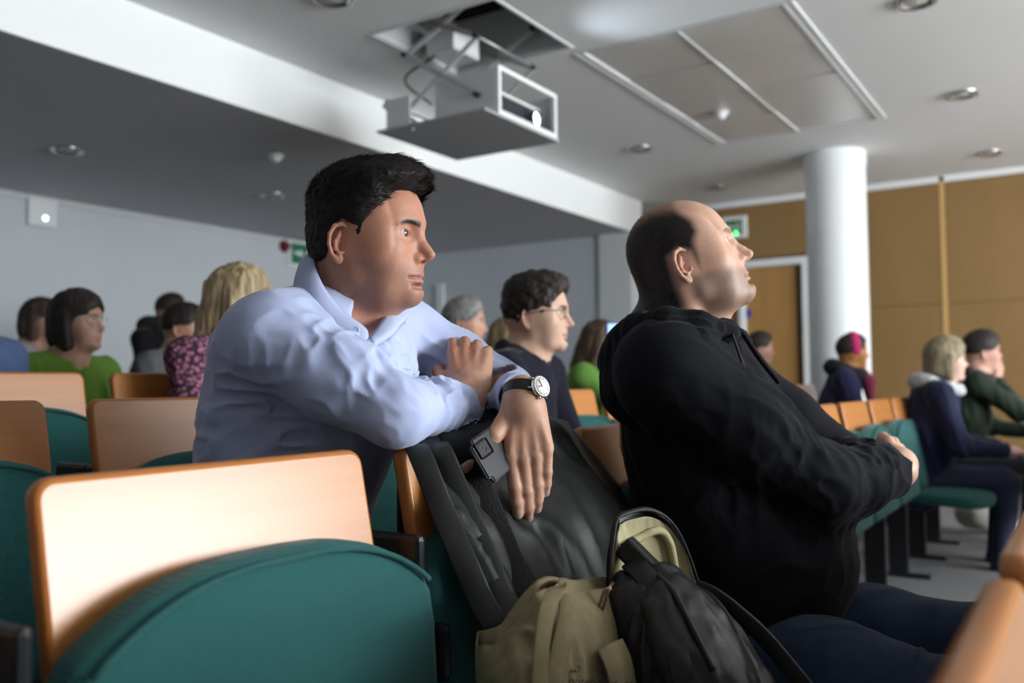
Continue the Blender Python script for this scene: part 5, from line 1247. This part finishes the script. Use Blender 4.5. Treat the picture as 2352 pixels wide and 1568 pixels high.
def bg_person(label, px, py, d, yaw, hairstyle, hairc, skin='#b98d76', top=(.05, .05, .05), pitch=0., sc=.96, h=.0045, g=None, female=False, seed=1, top_mat=None, seat=None, extras=None, legs=(.03, .035, .05), grey=0., roll=0., lean=.10, wide=1., raise_hand=False, brow=.8):
    h = max(h, d*.0015)
    o = atD(px, py, d); yw = math.radians(yaw); R = rotm(yw, math.radians(pitch), math.radians(roll)); fwd = np.array([math.cos(yw*.5-math.pi/4), math.sin(yw*.5-math.pi/4), 0]); fwd = np.array([.18, -.98, 0]); lf = np.array([.98, .18, 0])
    nb = o+np.array((0, 0, -.118))-R[:, 0]*np.array((1, 1, 0))*.035*sc-fwd*.0
    pel = nb-fwd*lean+np.array((0, 0, -.50)); fl = pel[2]-.50
    e = wempty('person', (pel[0], pel[1], fl), 0, label, 'person')
    p = head_params(full=.2, jaw=.92 if female else 1., brow=.85 if female else 1., nose=.92 if female else 1., female=female, eye_open=.9)
    S = SDF(); head_field(S, R, o, sc, p); W = lambda q: R@(np.array(q)*sc)+o; S.frame()
    S.cap(W((-.02, 0, -.02)), nb, .050*sc, .056*sc, .03); S.cap(W((.012, 0, -.07)), nb+fwd*.035, .036, .04, .03)
    sw = .165*wide*(.92 if female else 1.)
    Ls, Rs = nb+lf*sw+np.array((0, 0, -.045)), nb-lf*sw+np.array((0, 0, -.045))
    S.chain([nb, nb*.5+pel*.5], [.07, .11], .04)
    elb = {}; wri = {}
    for k, sh, s in (('L', Ls, 1), ('R', Rs, -1)):
        el = sh+lf*s*.045+fwd*.08+np.array((0, 0, -.26)); w_ = el-lf*s*.09+fwd*.20+np.array((0, 0, -.02))
        if raise_hand and k == 'R':
            el = sh+fwd*.20+lf*.02+np.array((0, 0, -.16)); w_ = W((.075, -.03, -.17))
        elb[k] = el; wri[k] = w_; S.chain([sh, el, w_], [.04, .033, .026], .02)
    hands = []
    for k in ('L', 'R'):
        dv = wri[k]-elb[k]; dv /= np.linalg.norm(dv); s = 1 if k == 'L' else -1
        if raise_hand and k == 'R': x_ = np.array((.05, 0, .9))+R[:, 0]*.15; z_ = R[:, 0]*.6-R[:, 1]*.7; th = R[:, 1]
        else: x_ = dv; z_ = np.array((0, 0, 1.)); th = -lf*s
        hand_field(S, fr(x_, th, z_), wri[k]+dv*.01, [(.35, .5, .3, .04), (.4, .5, .3, 0), (.4, .5, .3, -.03), (.45, .5, .3, -.06)], [(.012, .022, -.008), (.042, .044, -.018), (.07, .052, -.03), (.09, .05, -.038)], .95); S.frame()
    V, Q = S.mesh(h, B=12); base = np.array(hexc(skin)); C = head_colors(V, R, o, sc, base, brow=brow, browc=np.array(hairc)*.7, red=.5); np_mesh('body', V, Q, m_skin, e, C)
    if hairstyle: bg_hair(hairstyle, R, o, sc, h, hairc, e, seed, grey)
    if g: glasses(R, o, sc, e, g)
    if d < 4.2: eyeballs(e, R, o, sc, p)
    T = SDF(); n_ = fwd
    T.chain([pel+np.array((0, 0, .02)), pel*.5+nb*.5, nb*.8+pel*.2], [.150*wide, .158*wide, .135*wide], .04, n=n_, q=.72)
    T.cap(Rs, Ls, .058, .058, .04); T.cap(nb+np.array((0, 0, -.03)), Rs, .052, .05, .04); T.cap(nb+np.array((0, 0, -.03)), Ls, .052, .05, .04)
    for k, sh in (('L', Ls), ('R', Rs)): T.chain([sh, elb[k], wri[k]], [.058, .050, .038], .03)
    T.cap(nb+fwd*.01, W((0, 0, -.03)), .050, .058, .012, 's')
    def dsp(P, d_):
        m = np.abs(d_) < .025
        if m.any(): d_ = d_.copy(); d_[m] -= .010*(folds(P[m], ((.2, -.3, -1), 22, 4), seed)-.4)
        return d_
    T.post = [dsp]
    V, Q = T.mesh(.010 if d > 3.3 else .006, B=12); gm = top_mat or mat('top %s' % str(np.round(top, 3)), top, .85, sheen=.1, spec=.2)
    gob = np_mesh('top', V, Q, gm, e)
    J = SDF()
    J.ell(pel, (.165, .15, .10), .03)
    for s in (1, -1):
        hip = pel+lf*s*.085+fwd*.03; kn = hip+fwd*.37+lf*s*.03+np.array((0, 0, .01)); an = np.array((kn[0], kn[1], fl+.08))-fwd*.04; J.chain([hip, kn, an, an+fwd*.14+np.array((0, 0, -.045))], [.085, .06, .048, .035], .03)
    V, Q = J.mesh(.016, B=10); np_mesh('trousers', V, Q, mat('trousers %s' % str(legs), legs, .85), e)
    if extras: extras(e, R, o, sc, nb, fwd, lf, gob)
    return e
def collar_ring(m, r0=.07, tube_r=.022, dz=-.02, back=.03, name='collar'):
    def f(e, R, o, sc, nb, fwd, lf, gob):
        C_ = SDF(); pts = [nb+lf*r0*math.cos(t)+fwd*(r0*1.05*math.sin(t)-.0)+np.array((0, 0, dz-.025*math.sin(t))) for t in np.linspace(0, 2*math.pi, 17)]
        C_.chain(pts, [tube_r*(1.25 if math.sin(t) < 0 else .85) for t in np.linspace(0, 2*math.pi, 17)], .02); C_.post = [lambda P, d: d-.006*(vnoise(P*60, 3)-.5)]
        V, Q = C_.mesh(.006); np_mesh(name, V, Q, m, gob)
    return f
dark_brown = (.030, .020, .014)
# floral blouse material
m_floral = mat('floral blouse', (.10, .03, .06), .85)
_nt = m_floral.node_tree; _b = _nt.nodes['Principled BSDF']; _tc = _nt.nodes.new('ShaderNodeTexCoord'); _v = _nt.nodes.new('ShaderNodeTexVoronoi'); _v.inputs['Scale'].default_value = 75
_cr = _nt.nodes.new('ShaderNodeValToRGB'); _cr.color_ramp.elements[0].position = .25; _cr.color_ramp.elements[0].color = (.42, .16, .26, 1); _cr.color_ramp.elements[1].position = .62; _cr.color_ramp.elements[1].color = (.035, .012, .025, 1)
_nt.links.new(_tc.outputs['Object'], _v.inputs['Vector']); _nt.links.new(_v.outputs['Distance'], _cr.inputs[0]); _nt.links.new(_cr.outputs[0], _b.inputs['Base Color'])
# young man in navy sweater, second row
bg_person('young man with dark curly hair and glasses in navy sweater', 1228, 738, 2.78, -70, 'curly', (.022, .016, .013), '#c9a48f', (.005, .0055, .015), 2, 1.0, .0036, (.03, .026, .022), seed=4, extras=collar_ring(mat('navy knit', (.010, .011, .026), .9), .062, .018, .012), wide=1.12)
# person with bowl-cut hair, clear glasses and green jacket
bg_person('person with dark bob hair, clear glasses and bright green jacket', 172, 752, 3.15, -62, 'bob', (.020, .014, .011), '#b08874', (.10, .20, .025), 4, .90, .004, (.30, .30, .32), True, 3)
# blonde woman with floral top
bg_person('blonde woman in pink floral top seen from behind the man in blue', 540, 708, 2.80, -48, 'long', (.34, .26, .15), '#b58c78', None, 0, .93, .004, None, True, 5, top_mat=m_floral)
# bob haired person in grey at far left
bg_person('person with brown bob and grey sweater at far left', 88, 745, 4.55, -55, 'bob', (.045, .030, .022), '#9c7663', (.24, .26, .30), 0, .92, .005, None, True, 6)
# person in black hoodie at the back wall
bg_person('person in black hooded top slouching by the back wall', 392, 722, 5.6, -30, 'crop', dark_brown, '#8e6a60', (.006, .006, .008), 6, .95, .006, None, False, 7, wide=1.1, extras=collar_ring(mat('black hood', (.006, .006, .008), .9), .10, .05, .02))
# dark haired person in grey top
bg_person('dark haired person in grey top left of the blonde woman', 418, 762, 4.3, -50, 'short', (.018, .014, .012), '#a77f69', (.10, .105, .11), 0, .95, .005, None, False, 8)
# grey haired man
bg_person('grey haired man in pale shirt behind the clasped hands', 1062, 752, 4.15, -60, 'short', (.10, .10, .10), '#bf917c', (.45, .52, .56), 0, .97, .005, None, False, 9, grey=.8)
bg_person('woman with long dark blond hair beside the grey haired man', 1160, 785, 5.0, -60, 'long', (.22, .16, .08), '#b58c76', (.30, .34, .34), 0, .92, .005, None, True, 10)
bg_person('woman with brown hair and green top looking down at phone', 1372, 794, 4.6, -62, 'long', (.06, .038, .024), '#b8917f', (.10, .22, .04), -8, .90, .005, None, True, 11, raise_hand=True)
bg_person('woman partly hidden behind the bald man near the wooden door', 1742, 806, 6.2, -62, 'short', (.02, .016, .014), '#a8826f', (.02, .02, .024), 0, .92, .006, None, True, 12)
# woman with magenta headband
def headband(e, R, o, sc, nb, fwd, lf, gob):
    B_ = SDF(); B_.frame(R, o, sc); pts = [(-.004+.034*math.cos(t)*0+.030-.030*abs(math.sin(t))*0, .086*math.cos(t), .045+.107*max(math.sin(t), -.35)) for t in np.linspace(-.35, math.pi+.35, 18)]
    B_.chain([(q[0]-.01, q[1], q[2]) for q in pts], [.012]*18, .008, n=(1, 0, 0), q=2.2); V, Q = B_.mesh(.005); np_mesh('headband', V, Q, mat('magenta headband', '#b32463', .8), e)
    collar_ring(mat('fur collar', (.012, .011, .014), .95), .085, .042, .015)(e, R, o, sc, nb, fwd, lf, gob)
    S_ = SDF(); S_.chain([nb+fwd*.09+lf*.05+np.array((0, 0, .01)), nb+fwd*.13+np.array((0, 0, -.06)), nb+fwd*.14-lf*.02+np.array((0, 0, -.16))], [.035, .045, .03], .02); V, Q = S_.mesh(.007); np_mesh('scarf', V, Q, mat('pink scarf', '#7d2b46', .9), e)
bg_person('woman with magenta headband, navy coat and pink scarf before the column', 1955, 815, 5.85, -62, 'short', (.03, .02, .018), '#a8733f', (.022, .024, .065), 2, .95, .005, None, True, 13, extras=headband, wide=1.15)
# blonde woman in navy coat with pale hood
bg_person('blonde woman with glasses and navy coat with pale hood lining', 2168, 834, 4.72, -66, 'bob', (.22, .18, .11), '#cfa99b', (.014, .017, .045), 2, .98, .0045, (.05, .03, .035), True, 14, extras=collar_ring(mat('pale hood', (.45, .46, .48), .9), .095, .034, .0), wide=1.25, legs=(.018, .026, .06))
bg_person('man with dark hair, glasses and dark green jacket resting chin on hand', 2252, 815, 5.15, -64, 'short', (.022, .016, .014), '#b98f7d', (.018, .028, .018), 2, .98, .0045, (.05, .05, .05), False, 15, raise_hand=True, extras=collar_ring(mat('dark scarf', (.03, .022, .02), .9), .08, .03, .0))
# shoulder of a person in denim at the left picture edge
bg_person('person in blue denim shirt cut by the left picture edge', -125, 690, 2.5, -70, 'short', dark_brown, '#a77f69', (.065, .10, .20), 0, .97, .006, None, False, 16, wide=1.25)
# glowing phone
pc = atD(1410, 780, 3.6); ph2 = wempty('smartphone', pc, 0, 'glowing blue phone screen behind the bald man\'s shoulder', 'phone')
a, b, z = frame_from(-CF+CR*.5); Mx = Matrix(((a[0], b[0], z[0], pc[0]), (a[1], b[1], z[1], pc[1]), (a[2], b[2], z[2], pc[2]), (0, 0, 0, 1)))
bm = bmesh.new(); bm_box(bm, (-.036, -.07, -.004), (.036, .07, .004), .003, 2); bm.transform(Mx); bmobj('phone_body', bm, m_blackpl, ph2)
bm = bmesh.new(); bm_box(bm, (-.032, -.064, .004), (.032, .064, .0048)); bm.transform(Mx); bmobj('lit_screen', bm, mat('phone screen', (.1, .3, .9), .3, emit=(.05, .25, 1.), estr=.9), ph2)
# pale bag on the floor under the far seats
bc = atZ(2245, 1168, .16); F_ = SDF(); F_.ell((bc[0], bc[1], .14), (.16, .13, .11), .03); F_.cap((bc[0]+.05, bc[1]-.1, .06), (bc[0]+.2, bc[1]-.22, .04), .05, .03, .05); F_.half((0, 0, .072-.066), (0, 0, -1), .01); F_.post = [lambda P, d: d-.02*(vnoise(P*14, 3)-.5)]
V, Q = F_.mesh(.012); bg = np_mesh('cloth_bag', V, Q, mat('pale cloth', (.42, .40, .36), .9)); tag(bg, 'pale cloth bag on the floor under the far chairs', 'bag')
